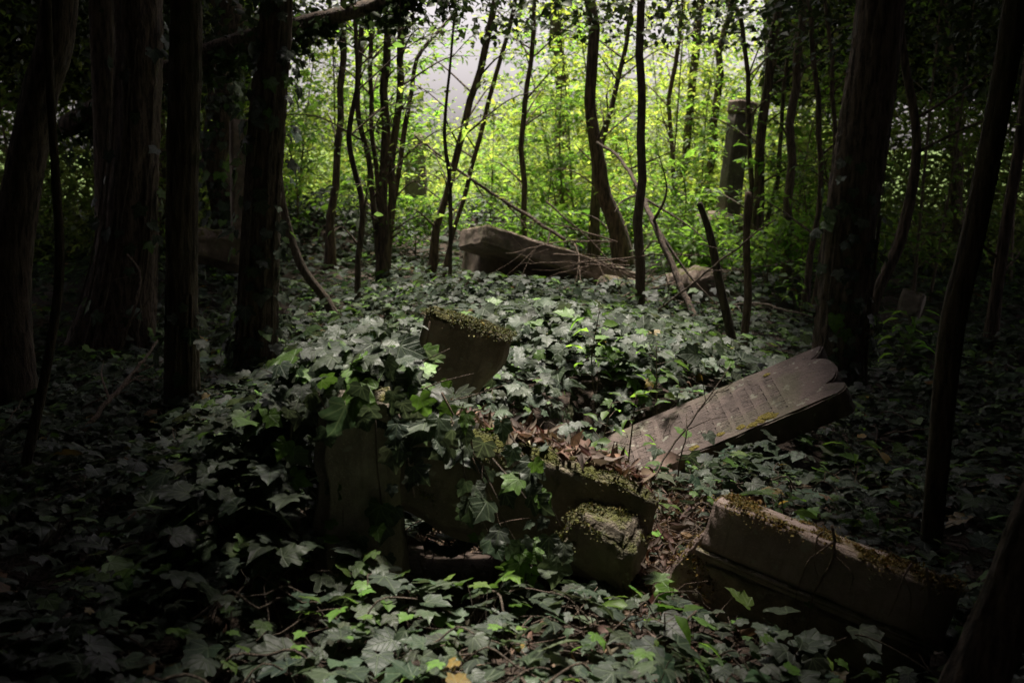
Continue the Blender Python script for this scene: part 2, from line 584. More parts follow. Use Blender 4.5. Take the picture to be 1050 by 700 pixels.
# ------------------------------------------------------------------ stones
def rough_block(name, dims, mat, parent=None, seed=0, bevel=.012, cuts=10, amp=.008, freq=6, shape=None, loc=(0, 0, 0)):
    """a weathered block: bevelled, subdivided and worn; optional shape(v) reshapes each vertex"""
    bm = bmesh.new()
    bmesh.ops.create_cube(bm, size=1.0)
    for v in bm.verts:
        v.co = Vector((v.co.x * dims[0], v.co.y * dims[1], v.co.z * dims[2]))
    bmesh.ops.bevel(bm, geom=bm.edges[:], offset=bevel, segments=2, affect='EDGES')
    big = [e for e in bm.edges if e.calc_length() > min(dims) * .4]
    bmesh.ops.subdivide_edges(bm, edges=big, cuts=cuts, use_grid_fill=True)
    for v in bm.verts:
        if shape:
            v.co = Vector(shape(v.co))
        q = v.co * freq + Vector((seed * 7.1, seed * 3.3, 1.7))
        v.co += mnoise.noise_vector(q) * amp + mnoise.noise_vector(q * 3.3) * amp * .5 + mnoise.noise_vector(q * 8.1) * amp * .28
    me = bpy.data.meshes.new(name)
    bm.normal_update()
    bm.to_mesh(me)
    bm.free()
    for p_ in me.polygons:
        p_.use_smooth = True
    me.materials.append(mat)
    o = bpy.data.objects.new(name, me)
    COL.objects.link(o)
    o.location = loc
    if parent is not None:
        o.parent = parent
    return o


def prism(name, outline, thick, mat, parent=None, seed=0, bevel=.008, amp=.004, chips=0.0):
    """slab of a given outline in local x, y and thickness along z (centred)"""
    rnd = random.Random(seed)
    pts = []
    n = len(outline)
    for i in range(n):
        a, b = Vector(outline[i]), Vector(outline[(i + 1) % n])
        k = max(1, int((b - a).length / .02))
        for j in range(k):
            pts.append(a.lerp(b, j / k))
    bm = bmesh.new()
    vs = []
    for q in pts:
        nz = mnoise.noise_vector(Vector((q.x * 14 + seed, q.y * 14, .3)))
        d = amp * 1.0
        vs.append(bm.verts.new((q.x + nz.x * d, q.y + nz.y * d, thick / 2)))
    f = bm.faces.new(vs)
    ext = bmesh.ops.extrude_face_region(bm, geom=[f])
    new = [e for e in ext['geom'] if isinstance(e, bmesh.types.BMVert)]
    bmesh.ops.translate(bm, verts=new, vec=(0, 0, -thick))
    bmesh.ops.recalc_face_normals(bm, faces=bm.faces[:])
    side = [e for e in bm.edges if abs(e.verts[0].co.z - e.verts[1].co.z) > thick * .5]
    bmesh.ops.subdivide_edges(bm, edges=side, cuts=4, use_grid_fill=True)
    rim = [e for e in bm.edges if len(e.link_faces) == 2 and any(len(q.verts) > 8 for q in e.link_faces)]
    bmesh.ops.bevel(bm, geom=rim, offset=bevel, segments=2, affect='EDGES')
    for v in bm.verts:
        if abs(v.co.z) < thick * .46:
            v.co += mnoise.noise_vector(v.co * 16 + Vector((seed, 0, 0))) * amp * 1.3
    me = bpy.data.meshes.new(name)
    bmesh.ops.triangulate(bm, faces=[q for q in bm.faces if len(q.verts) > 8])
    bm.to_mesh(me)
    bm.free()
    me.materials.append(mat)
    o = bpy.data.objects.new(name, me)
    COL.objects.link(o)
    if parent is not None:
        o.parent = parent
    return o


def settle_rot(e):
    return (rad(e[0]), rad(e[1]), rad(e[2]))


# 1 fallen slab with the shouldered round head, on the right
t = thing('fallen_gravestone', 'fallen inscribed gravestone slab with rounded shouldered head, propped by the thick ivied trunk', 'gravestone', (.927, 4.978, .104), rot=settle_rot((17.9, -24.7, -4.0)))
hl, hw = .575, .21
ol = [(-hl - .25, -hw), (hl - .05, -hw), (hl - .015, -hw + .012), (hl, -hw + .035), (hl - .004, -hw + .065), (hl - .03, -hw + .09)]
for k in range(0, 13):
    a = rad(-82 + 164 * k / 12)
    ol.append((hl - .07 + .075 * math.cos(a), .01 + .115 * math.sin(a)))
ol += [(hl - .035, hw - .075), (hl - .008, hw - .04), (hl + .012, hw - .004), (hl - .06, hw), (-hl - .25, hw)]
prism('slab', ol, .13, M_SLAB, t, seed=3, bevel=.007, amp=.006)
for k, (bx, by, r) in enumerate([(.20, -.165, .032), (.14, -.18, .022), (.235, -.18, .02), (.0, -.15, .016), (.09, -.165, .018), (-.13, -.17, .018), (.30, .15, .015)]):
    bm = bmesh.new()
    bmesh.ops.create_icosphere(bm, subdivisions=3, radius=r)
    for v in bm.verts:
        q = mnoise.noise(v.co * 60 + Vector((k * 5, 0, 0)))
        v.co = Vector((v.co.x * (1.2 + .6 * q), v.co.y * (.8 + .5 * q), v.co.z * .16 * (1 + q)))
    me = bpy.data.meshes.new('moss_patch')
    bm.to_mesh(me)
    bm.free()
    me.materials.append(M_OCHRE if False else stone_material('moss_cushion', (.16, .12, .012), (.09, .075, .01), .3, .25, mosscol=(.13, .10, .010)) if k == 0 else bpy.data.materials['moss_cushion'])
    o = bpy.data.objects.new('moss_patch', me)
    COL.objects.link(o)
    o.parent = t
    o.location = (bx, by, .066)

# 2 tilted stone with moulding, lower right
t = thing('tilted_tombstone', 'tilted tombstone with a moulded ledge, ochre moss along its top edge and rough masonry below', 'tombstone', (.827, 2.839, .272), rot=settle_rot((-8.7, 12.9, -29.4)))
rough_block('top_slab', (.64, .14, .140), M_OCHRE, t, seed=2, bevel=.007, cuts=12, amp=.004, freq=9)
rough_block('ledge', (.655, .155, .012), M_GREY, t, seed=5, bevel=.004, cuts=9, amp=.002, freq=12, loc=(0, .001, -.078))
rough_block('ledge', (.62, .135, .016), M_GREY, t, seed=6, bevel=.004, cuts=9, amp=.002, freq=12, loc=(0, .004, -.093))


def base_shape(v):
    f = (.11 - v.z) / .22
    return (v.x - .03 * max(0, f) * (1 if v.x < 0 else 0), v.y - .01 * f, v.z)


rough_block('rough_base', (.60, .14, .30), M_ROUGH, t, seed=9, bevel=.01, cuts=22, amp=.016, freq=22, shape=base_shape, loc=(0, .012, -.25))

# 3 upright mossy-topped stone in the middle
rough_block('broken_end', (.15, .13, .36), M_OCHRE, t, seed=10, bevel=.012, cuts=9, amp=.014, freq=10, loc=(-.285, .008, -.16),
            shape=lambda v: (v.x * (.25 + 1.5 * (.18 - v.z) / .36) - .16 * (.18 - v.z), v.y, v.z))
# 3 small upright stone
t = thing('leaning_gravestone', 'small upright gravestone tilted sideways, mossy top edge and hollowed side, behind the ivy heap', 'gravestone', (-.197, 4.318, .562), rot=settle_rot((3.8, 16.4, -15.6)))


def hollow(v):
    s = (0.143 - v.z) / .55
    x = v.x - (  .07 * math.sin(min(1, max(0, s) * 1.35) * math.pi) + .02 * max(0, s)) * max(0, v.x / .17)
    return (x, v.y * (1 + .25 * max(0, s)), v.z)


rough_block('stone', (.34, .095, .56), stone_material('upright_stone', (.38, .31, .25), (.20, .16, .125), .62, .44, mosscol=(.055, .05, .012)), t, seed=4, bevel=.012, cuts=14, amp=.007, freq=9, shape=hollow, loc=(0, 0, -.137))

# 4 broken tomb in front: upright stub, slab running right, broken mossy end
rough_block('broken_pillar_stub', (.205, .24, .62), M_GREY, seed=12, bevel=.03, cuts=16, amp=.018, freq=7, loc=(-.395, 2.90, .43),
            shape=lambda v: (v.x * (1.12 - .35 * (v.z + .3) * .5) + .02 * v.z, v.y, v.z))
tag(bpy.data.objects['broken_pillar_stub'], 'rough grey upright stone stub under the ivy heap', 'broken stone')
o = rough_block('broken_tomb_slab', (.76, .36, .27), M_MOSSY, seed=15, bevel=.02, cuts=14, amp=.016, freq=6, loc=(.00, 3.10, .405),
                shape=lambda v: (v.x, v.y, v.z - .03 * math.sin((v.x + .3) * 5) * (v.z < 0)))
o.rotation_euler = (rad(-6), rad(21), rad(6))
tag(o, 'mossy broken tomb slab sloping down beside the upright stub, over a dark hollow', 'tomb slab')
o = rough_block('mossy_rock', (.19, .18, .17), M_MOSSY, seed=23, bevel=.02, cuts=9, amp=.022, freq=8, loc=(.245, 2.94, .30),
                shape=lambda v: (v.x * (1.05 - 1.2 * v.z), v.y * (1 - .9 * v.z), v.z - .25 * v.x))
o.rotation_euler = (rad(8), rad(10), rad(-18))
tag(o, 'broken rock with yellow moss on top at the lower end of the tomb slab', 'rock')

# 5 long lid at the back on its block
o = rough_block('fallen_tomb_lid', (2.06, .62, .20), M_STONE, seed=31, bevel=.018, cuts=16, amp=.012, freq=4, loc=(.532, 10.913, .213))
o.rotation_euler = settle_rot((-9, 18.1, 22))
tag(o, 'long fallen tomb lid with its raised end jutting over the ivy', 'tomb lid')
o = rough_block('tomb_block', (.72, .62, .66), M_STONE, seed=33, bevel=.03, cuts=8, amp=.025, freq=4, loc=(-.08, 11.25, .08))
o.rotation_euler = (0, rad(9), rad(20))
tag(o, 'dark block under the raised end of the long tomb lid', 'stone block')
p = P(640, 300, 10.2)
o = rough_block('stone_block', (.42, .35, .5), M_STONE, seed=35, bevel=.03, cuts=8, amp=.025, freq=5, loc=(p[0] - .05, p[1] + .2, p[2] - .15))
o.rotation_euler = (0, rad(12), rad(-12))
tag(o, 'small squat stone block under the low middle of the tomb lid', 'stone block')
p = P(712, 300, 10)
o = rough_block('brown_boulder', (.42, .4, .52), M_STONE, seed=37, bevel=.06, cuts=8, amp=.05, freq=4, loc=(p[0], p[1], p[2] - .06))
o.rotation_euler = (0, rad(-14), rad(30))
tag(o, 'brown mossy boulder at the low end of the tomb lid behind the leaning dead stem', 'boulder')

# 6 broken pillar monument
b = P(742, 228, 13)
z0 = h1(b[0], b[1])
t = thing('pillar_monument', 'tall tapering stone pillar with a square cap on a rough plinth', 'monument', (b[0], b[1], z0), rot=(0, rad(6), rad(24)))
topz = P(750, 103, 13)[2]
hh = topz - b[2]
rough_block('plinth', (.52, .45, b[2] - z0 + .45), M_STONE, t, seed=41, bevel=.03, cuts=8, amp=.02, freq=4, loc=(-.06, 0, (b[2] - z0) / 2 - .12))
rough_block('shaft', (.20, .17, hh - .14), M_PILLAR, t, seed=42, bevel=.012, cuts=10, amp=.008, freq=6, loc=(0, 0, b[2] - z0 + (hh - .14) / 2),
            shape=lambda v: (v.x * (1.1 - .08 * (v.z / hh + .5)), v.y * (1.1 - .08 * (v.z / hh + .5)), v.z))
rough_block('cap', (.25, .23, .15), M_OCHRE, t, seed=43, bevel=.012, cuts=6, amp=.01, freq=6, loc=(.02, 0, b[2] - z0 + hh - .065))
rough_block('bracket', (.07, .16, .22), M_GREY, t, seed=44, bevel=.012, cuts=5, amp=.01, freq=8, loc=(.125, 0, b[2] - z0 + hh - .245),
            shape=lambda v: (v.x * (.5 + 2.2 * (v.z + .11)), v.y, v.z))

# 7 small tilted stone far right
p = P(930, 322, 9.5)
o = rough_block('tilted_headstone', (.19, .13, .44), M_GREY, seed=51, bevel=.014, cuts=8, amp=.01, freq=6, loc=(p[0], p[1], p[2] - .02))
o.rotation_euler = (rad(-10), rad(13), rad(-28))
tag(o, 'small plain headstone tilted in the ivy beyond the thick trunk', 'headstone')
# 8 grey broken column far back left
p = P(427, 205, 16)
q = P(427, 140, 16)
o = rough_block('broken_column', (.27, .24, q[2] - p[2] + .6), M_GREY, seed=53, bevel=.03, cuts=10, amp=.03, freq=4, loc=(p[0], p[1], (q[2] + p[2]) / 2 - .25))
tag(o, 'pale grey broken column behind the cluster of ivied stems', 'column')
# 9 dark flat-topped post
p = P(249, 245, 10.5)
q = P(249, 122, 10.5)
o = rough_block('stone_post', (.18, .17, q[2] - p[2] + .3), M_STONE, seed=55, bevel=.014, cuts=10, amp=.012, freq=5, loc=(p[0], p[1], (q[2] + p[2]) / 2 - .15))
o.rotation_euler = (0, rad(1.5), rad(20))
tag(o, 'dark flat-topped stone post beside the ivy-wrapped trunk', 'stone post')
# 10 low sunken stone near the left
p = P(228, 250, 10.2)
o = rough_block('sunken_stone', (.55, .35, .32), M_STONE, seed=57, bevel=.05, cuts=8, amp=.04, freq=4, loc=(p[0] - .1, p[1] + .1, p[2] - .05))
o.rotation_euler = (0, rad(10), rad(15))
tag(o, 'dark low stone sunk in the ivy at the foot of the flat-topped post', 'stone')

# raised moss on the stones
def moss(o, parent, n, col, size=.009, nz=.45, thr=.47, freq=9, creep=.018, seed=0):
    bpy.context.view_layer.update()
    mw = o.matrix_world
    me = o.data
    ar, cen = [], []
    for p_ in me.polygons:
        wn = (mw.to_3x3() @ p_.normal).normalized()
        ar.append(p_.area if wn.z > nz else 0)
        cen.append((wn, [mw @ me.vertices[i_].co for i_ in p_.vertices]))
    ar = np.array(ar)
    if ar.sum() <= 0:
        return
    pick = R.choice(len(ar), n, p=ar / ar.sum())
    pos, nr = [], []
    for f in pick:
        wn, vs = cen[f]
        w_ = R.dirichlet(np.ones(len(vs)))
        q = sum((Vector(v_) * float(a_) for v_, a_ in zip(vs, w_)), Vector())
        if mnoise.noise(q * freq + Vector((seed, 0, 0))) * .5 + .5 + .10 * mnoise.noise(q * freq * 4) < thr:
            continue
        d = R.normal(size=3) * .6
        k = np.array(q) + np.array(wn) * .002
        if R.random() < .35:                       # creeping down over the edge
            k = k + np.array([R.normal(), R.normal(), -abs(R.normal()) * .6]) * creep
        pos.append(k)
        nr.append(np.array(wn) + d)
    pos, nr = np.array(pos), np.array(nr)
    lv = Leaves()
    m = len(pos)
    lv.add(pos, np.array([0, 0, .5]) + R.normal(size=(m, 3)) * .8, nr, size * np.exp(R.normal(size=m) * .4), leafcols(m, col, .45))
    mo = lv.build('moss', M_LITTER, [simple_leaf(.6, .3, .3)])
    mo.parent = parent
    mo.matrix_parent_inverse = parent.matrix_world.inverted()
    return mo


def part_of(name, root=None):
    for q in (root.children if root else bpy.data.objects):
        if q.name.split('.')[0] == name:
            return q


B = bpy.data.objects
moss(part_of('top_slab', B['tilted_tombstone']), B['tilted_tombstone'], 26000, (.15, .10, .018), .0052, .6, .42, 12)
moss(part_of('broken_end', B['tilted_tombstone']), B['tilted_tombstone'], 6000, (.14, .095, .02), .0052, .1, .50, 12)
moss(part_of('stone', B['leaning_gravestone']), B['leaning_gravestone'], 16000, (.075, .072, .016), .0055, .6, .30, 12)
moss(B['mossy_rock'], B['mossy_rock'], 16000, (.08, .074, .014), .0052, .35, .45, 10)
moss(B['broken_tomb_slab'], B['broken_tomb_slab'], 26000, (.07, .068, .014), .0058, .3, .48, 8)
moss(B['fallen_tomb_lid'], B['fallen_tomb_lid'], 5000, (.10, .09, .02), .018, .5, .52, 3)

# ------------------------------------------------------------------ trees
TALL = []      # trees that carry the added shading crowns: (x, y, thing, top point, radius)


def px_path(pts, Y):
    out = []
    for q in pts:
        y = q[3] if len(q) > 3 else Y
        p = P(q[0], q[1], y)
        out.append([*p, q[2] / 2 / F * y * (1 if y < 8.4 else .86)])
    return out


def trunk(name, label, cat, pts, Y, mat=None, tall=None, bark=.07, sides=None, group=None, flare=1.6, sink=True, twigs=0, leaves=0, leafcol=LIME, thing_obj=None, part='trunk', seed=0, leafsize=.06):
    """a tree whose stem runs through the given directions at distance Y, from foot to top"""
    pp = px_path(pts, Y)
    x0, y0, zt, r0 = pp[0]
    if sink:
        g0 = h1(x0, y0)
        if zt - g0 > .06:
            dx = np.array(pp[0]) - np.array(pp[1])
            k = (zt - g0) / max(.2, -dx[2])
            k = min(max(k, 0), .6)
            pp.insert(0, [x0 + dx[0] * k, y0, g0 - .12, r0 * flare])
        else:
            pp[0][3] = r0 * 1.1
            pp.insert(0, [x0, y0, min(zt, g0) - .15, r0 * flare])
    if tall:
        a, b_ = np.array(pp[-1]), np.array(pp[-2])
        d = unit((a - b_)[:3])
        n = 3
        for i in range(1, n + 1):
            s = (tall - a[2]) * i / n
            lean = d[:2] * .45
            pp.append([a[0] + lean[0] * s, a[1] + lean[1] * s, a[2] + s, max(.012, a[3] * (1 - .22 * i))])
    base = np.array(pp[0][:3])
    rmax = max(q[3] for q in pp)
    sides = sides or (44 if rmax > .05 and Y < 9 else 14 if rmax > .03 else 9)
    fine = rmax > .05 and Y < 9
    path = smooth_path(pp, .022 if fine else .09)
    if not fine:
        path[:, :3] += np.c_[np.interp(np.arange(len(path)), np.arange(0, len(path) + 8, 4), R.normal(size=len(range(0, len(path) + 8, 4)))) * rmax * .25,
                             np.zeros((len(path), 2))]
    tb = Tubes()
    tb.add(path[:, :3], path[:, 3], sides, bark=bark, ridges=max(7, int(rmax * 130)), seed=int(x0 * 100) + seed)
    t = thing_obj or thing(name, label, cat, base, group)
    base0 = np.array(t.location)
    lv = Leaves()
    # limbs, twigs and their leaves
    if tall:
        for k in range(5):
            i = int(len(path) * (1 - .05 - .05 * k)) - 1
            if path[i, 2] < 3.2 + .125 * Y * .6:
                continue
            a = R.random() * 6.28
            ln = 1.2 + R.random() * 1.6
            d = np.array([math.cos(a), math.sin(a), .55])
            q = path[i, :3]
            tb.add(smooth_path([[*q, 0], [*(q + d * ln * .5 + [0, 0, .1]), 0], [*(q + d * ln), 0]], .3)[:, :3], np.linspace(path[i, 3] * .5, .008, len(smooth_path([[*q, 0], [*(q + d * ln * .5 + [0, 0, .1]), 0], [*(q + d * ln), 0]], .3))), 6)
        TALL.append((path[-1, 0], path[-1, 1], t, base0))
    if twigs:
        sprays(tb, lv, path, twigs, leaves, leafcol, leafsize)
    o = tb.build(part, mat or M_BARK, t, base0)
    if lv.count():
        lv.build('crown', M_LEAF, LEAF, t, base0)
    return t, path


def sprays(tb, lv, path, twigs, per, col, size, zmin=.5, length=(.35, 1.0)):
    """side branches with flat leaf sprays along a stem path"""
    n = len(path)
    zg = path[0, 2]
    ok = [i for i in range(n) if path[i, 2] - zg > zmin]
    if not ok:
        return
    for k in range(twigs):
        i = ok[R.integers(0, len(ok))]
        q = path[i, :3]
        if q[2] > 7.5:
            continue
        a = R.random() * 6.28
        ln = length[0] + R.random() * (length[1] - length[0])
        d = np.array([math.cos(a), math.sin(a), .25 + R.random() * .5])
        e = q + d * ln
        m = q + d * ln * .55 + np.array([R.normal() * .05, R.normal() * .05, .05])
        e[2] -= .12 * ln
        pts = smooth_path([q, m, e], .12)
        tb.add(pts, np.linspace(max(.004, min(.012, path[i, 3] * .4)), .0016, len(pts)), 4, cap=False)
        if per:
            u = R.random(per) ** .7
            b = np.stack([np.interp(u, np.linspace(0, 1, len(pts)), pts[:, c]) for c in range(3)], -1)
            side = rnd_dir(per) * [1, 1, .35]
            b = b + side * (R.random((per, 1)) * .16 + .01)
            tip = unit(side + d * .5 + [0, 0, -.25])
            nrm = unit(np.array([0, 0, 1.0]) + R.normal(size=(per, 3)) * .45)
            lv.add(b, tip, nrm, size * np.exp(R.normal(size=per) * .28), leafcols(per, col, .28))


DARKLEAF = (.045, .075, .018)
T = trunk
T('tree', 'dark trunk leaning in at the frame edge, nearest the left border', 'tree', [(6, 310, 50), (20, 200, 42), (40, 100, 38), (62, 0, 36)], 5.5, tall=6.5)
T('tree', 'dark straight trunk just left of the broad furrowed trunk', 'tree', [(112, 335, 34), (108, 150, 27), (104, 0, 27)], 8.6, tall=7)
tr3, path3 = T('tree', 'broad furrowed old trunk with spreading foot among the dark trees', 'tree', [(113, 362, 84), (130, 250, 60), (141, 100, 52), (143, 0, 48)], 7.6, tall=8, flare=1.5, bark=.09)
tr4, path4 = T('tree', 'straight upright trunk with vertical bark furrows standing nearest among the left trees', 'tree', [(187, 425, 38), (187, 300, 33), (188, 150, 31), (190, 0, 30)], 5.2, mat=M_BARKM, tall=7, bark=.1, flare=1.2)
tr5, path5 = T('tree', 'trunk wrapped in vine stems with ivy leaves round its foot', 'tree', [(262, 378, 46), (268, 240, 38), (276, 100, 35), (284, 0, 31)], 6.4, tall=7.5, bark=.09)
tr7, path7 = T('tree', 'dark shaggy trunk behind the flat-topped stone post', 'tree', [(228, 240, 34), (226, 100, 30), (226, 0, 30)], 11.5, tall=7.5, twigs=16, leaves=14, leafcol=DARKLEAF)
T('slender_tree', 'slender straight stem right of the vine-wrapped trunk', 'tree', [(340, 222, 11), (346, 140, 9), (352, 60, 8), (353, 0, 7)], 12.5, tall=5.5, twigs=8, leaves=14)
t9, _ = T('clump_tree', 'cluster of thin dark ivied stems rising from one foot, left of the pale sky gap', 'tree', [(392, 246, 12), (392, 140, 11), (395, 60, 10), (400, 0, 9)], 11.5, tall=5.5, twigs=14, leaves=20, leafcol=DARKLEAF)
for k, pts in enumerate([[(386, 246, 8), (380, 170, 7), (366, 110, 6), (372, 0, 6)], [(396, 246, 10), (404, 160, 9), (414, 80, 8), (405, 0, 8)], [(390, 246, 7), (386, 180, 6), (378, 90, 6), (386, 0, 5)], [(400, 246, 7), (415, 130, 6), (430, 60, 5), (470, 10, 4)]]):
    T('clump_tree', '', '', pts, 11.5 + .08 * k, twigs=9, leaves=18, leafcol=DARKLEAF, thing_obj=t9, seed=k)
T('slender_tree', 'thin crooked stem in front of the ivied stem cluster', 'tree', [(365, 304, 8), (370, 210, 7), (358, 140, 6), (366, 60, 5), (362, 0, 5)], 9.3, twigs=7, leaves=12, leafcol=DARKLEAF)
T('leaning_tree', 'slanting double-crooked stem leaning right across the bright gap, thicker of the pair', 'tree', [(447, 240, 11), (470, 150, 9), (490, 80, 8), (508, 0, 8)], 12, tall=4.4, twigs=14, leaves=20)
T('leaning_tree', 'thinner slanting stem leaning right beside the thicker slanting one', 'tree', [(462, 246, 6), (485, 170, 6), (510, 70, 5), (528, 0, 5)], 12.3, tall=4.4, twigs=10, leaves=18)
T('slender_tree', 'lone thin vertical stem in the brightest part of the clearing', 'tree', [(538, 236, 7), (536, 130, 7), (545, 60, 6), (549, 0, 5)], 13, tall=4.5, twigs=14, leaves=22)
T('slender_tree', 'very thin stem rising in front of the raised end of the tomb lid', 'tree', [(460, 284, 5), (462, 190, 5), (455, 130, 4), (462, 60, 3), (468, 0, 3)], 9.6, twigs=8, leaves=14)
T('tree', 'dark trunk with a bowed foot beside the straight pole-like tree', 'tree', [(632, 226, 21), (617, 180, 19), (604, 110, 15), (603, 0, 13)], 12, tall=6, twigs=4, leaves=14)
T('slender_tree', 'short dark stem hidden behind the bowed trunk', 'tree', [(610, 230, 13), (612, 170, 11), (624, 120, 7), (640, 60, 6), (652, 0, 5)], 13, twigs=12, leaves=20)
T('tree', 'straight pole-like tree standing at the middle of the fallen tomb lid', 'tree', [(655, 322, 13), (657, 215, 12), (660, 100, 10), (657, 0, 9)], 9.4, mat=M_BARK2, tall=6)
T('broken_sapling', 'mossy broken pole leaning left, without branches, beside the tan pole', 'dead sapling', [(752, 356, 10), (738, 290, 9), (728, 240, 8), (717, 208, 6)], 7.6, mat=M_BARKM)
T('broken_sapling', 'tan broken pole standing straight without branches', 'dead sapling', [(765, 378, 8), (766, 290, 8), (764, 197, 7)], 7.2, mat=M_DEAD)
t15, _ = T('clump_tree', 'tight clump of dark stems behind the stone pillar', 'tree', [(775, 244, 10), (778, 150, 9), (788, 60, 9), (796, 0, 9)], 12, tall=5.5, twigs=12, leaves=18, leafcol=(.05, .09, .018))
for k, pts in enumerate([[(780, 244, 8), (783, 130, 7), (800, 0, 7)], [(770, 244, 7), (768, 120, 6), (762, 30, 6), (750, 0, 5)], [(784, 244, 6), (800, 150, 5), (806, 60, 5)]]):
    T('clump_tree', '', '', pts, 12 + .1 * k, twigs=8, leaves=16, leafcol=(.05, .09, .018), thing_obj=t15, seed=k)
T('tree', 'single brown stem between the dark stem clump and the thick trunk', 'tree', [(808, 244, 12), (812, 120, 11), (818, 60, 10), (821, 0, 9)], 11, mat=M_BARK2, tall=5.5, twigs=8, leaves=14, leafcol=DARKLEAF)
T('slender_tree', 'crooked thin stem close beside the thick trunk', 'tree', [(833, 250, 8), (845, 160, 7), (836, 70, 6), (828, 0, 5)], 10, twigs=10, leaves=14, leafcol=DARKLEAF)
T('slender_tree', 'thin forked stem touching the edge of the thick trunk', 'tree', [(842, 260, 7), (856, 150, 6), (852, 60, 5), (846, 0, 4)], 9.8, twigs=8, leaves=12, leafcol=DARKLEAF)
tr18, path18 = T('tree', 'thick dark trunk behind the head of the inscribed slab', 'tree', [(857, 392, 60), (865, 300, 54), (878, 190, 55), (890, 100, 51), (902, 0, 46)], 6.6, tall=8, bark=.09, flare=1.45)
T('crooked_tree', 'thin bowed stem curving out from behind the thick trunk', 'tree', [(897, 308, 13), (925, 240, 12), (940, 150, 9), (927, 60, 8), (920, 0, 7)], 7.6, twigs=4, leaves=12, leafcol=DARKLEAF)
T('crooked_tree', 'crooked dark stem rising beside the tilted tombstone and leaning to the frame edge', 'tree', [(952, 585, 22), (962, 470, 23), (975, 340, 25), (998, 240, 23), (1022, 120, 23), (1042, 0, 24)], 3.6, mat=M_BARKM, tall=4.5, bark=.05)
T('slender_tree', 'thin dark stem at the right border behind the crooked stem', 'tree', [(1020, 312, 14), (1030, 240, 13), (1045, 150, 12), (1058, 40, 11)], 8, tall=5, twigs=6, leaves=12, leafcol=DARKLEAF)
T('leaning_tree', 'dark furrowed trunk leaning out of the lower right corner', 'tree', [(985, 735, 75), (1030, 620, 60), (1070, 510, 55), (1120, 380, 50)], 1.95, tall=3.5, bark=.1, sink=False)
T('slender_tree', 'thin dark stem nearest the left border in the black foreground', 'tree', [(18, 530, 11), (48, 380, 10), (62, 270, 10), (58, 150, 9), (45, 0, 9)], 3.7, mat=M_BARK2, tall=3.6)
T('dead_sapling', 'bare thin stem leaning left over the ivy beside the vine-wrapped trunk', 'dead stem', [(337, 312, 13), (308, 270, 11), (290, 210, 9), (284, 140, 6)], 8.6, mat=M_BARK2)
T('tree', 'blurred far trunk standing in the bright foliage right of the lone thin stem', 'tree', [(573, 225, 19), (578, 150, 17), (574, 70, 16), (572, 0, 15)], 20, tall=6, twigs=10, leaves=24)
T('tree', 'far dark trunk high up left of the stone pillar', 'tree', [(696, 215, 10), (708, 110, 10), (716, 0, 9)], 18, tall=6, twigs=16, leaves=24)
T('slender_tree', 'pinkish thin far stem between the pole-like tree and the pillar', 'tree', [(692, 200, 6), (688, 110, 5), (694, 40, 5), (700, 0, 4)], 14, mat=M_DEAD, twigs=8, leaves=18)
T('tree', 'leaning far trunk right above the cap of the stone pillar', 'tree', [(722, 215, 10), (735, 110, 9), (742, 40, 8), (746, 0, 8)], 17.5, tall=6, twigs=14, leaves=20)
T('tree', 'far trunk in the gloom between the broad furrowed trunk and the straight one', 'tree', [(165, 235, 16), (166, 120, 14), (160, 0, 14)], 14, tall=6.5, twigs=12, leaves=12, leafcol=DARKLEAF)
T('tree', 'far dark trunk in the gloom beyond the bowed stem', 'tree', [(985, 260, 15), (975, 130, 13), (968, 0, 13)], 13, tall=6.5, twigs=12, leaves=12, leafcol=DARKLEAF)

# thick bough across the top, ivy hanging from it
pp = px_path([(170, 74, 26), (245, 44, 25), (310, 25, 20), (385, 5, 16), (470, -30, 10)], 8.8)
pp.insert(0, [pp[0][0] - .9, pp[0][1] + .3, pp[0][2] - .4, pp[0][3]])
pa = smooth_path(pp, .06)
tb = Tubes()
tb.add(pa[:, :3], pa[:, 3], 16, bark=.08, seed=4)
lv = Leaves()
for k in range(110):
    i = R.integers(0, len(pa))
    q = pa[i, :3] + [R.normal() * .06, R.normal() * .06, 0]
    ln = .1 + R.random() * .35
    e = q + [R.normal() * .12, R.normal() * .08, -ln + R.random() * .25]
    s = smooth_path([q, (q + e) / 2 + [R.normal() * .04, 0, 0], e], .1)
    tb.add(s, np.linspace(.006, .002, len(s)), 4, cap=False)
    m = 14
    u = R.random(m)
    b_ = np.stack([np.interp(u, np.linspace(0, 1, len(s)), s[:, c]) for c in range(3)], -1) + rnd_dir(m) * .05
    lv.add(b_, rnd_dir(m) + [0, 0, -1], rnd_dir(m) + [0, -.6, .3], .06, leafcols(m, (.03, .05, .018), .3))
t = thing('leaning_bough', 'thick dark bough hung with ivy crossing the top above the vine-wrapped trunk', 'bough', pa[0, :3])
tb.build('trunk', M_BARK, t, pa[0, :3])
lv.build('foliage', M_IVYF, FIVY, t, pa[0, :3])


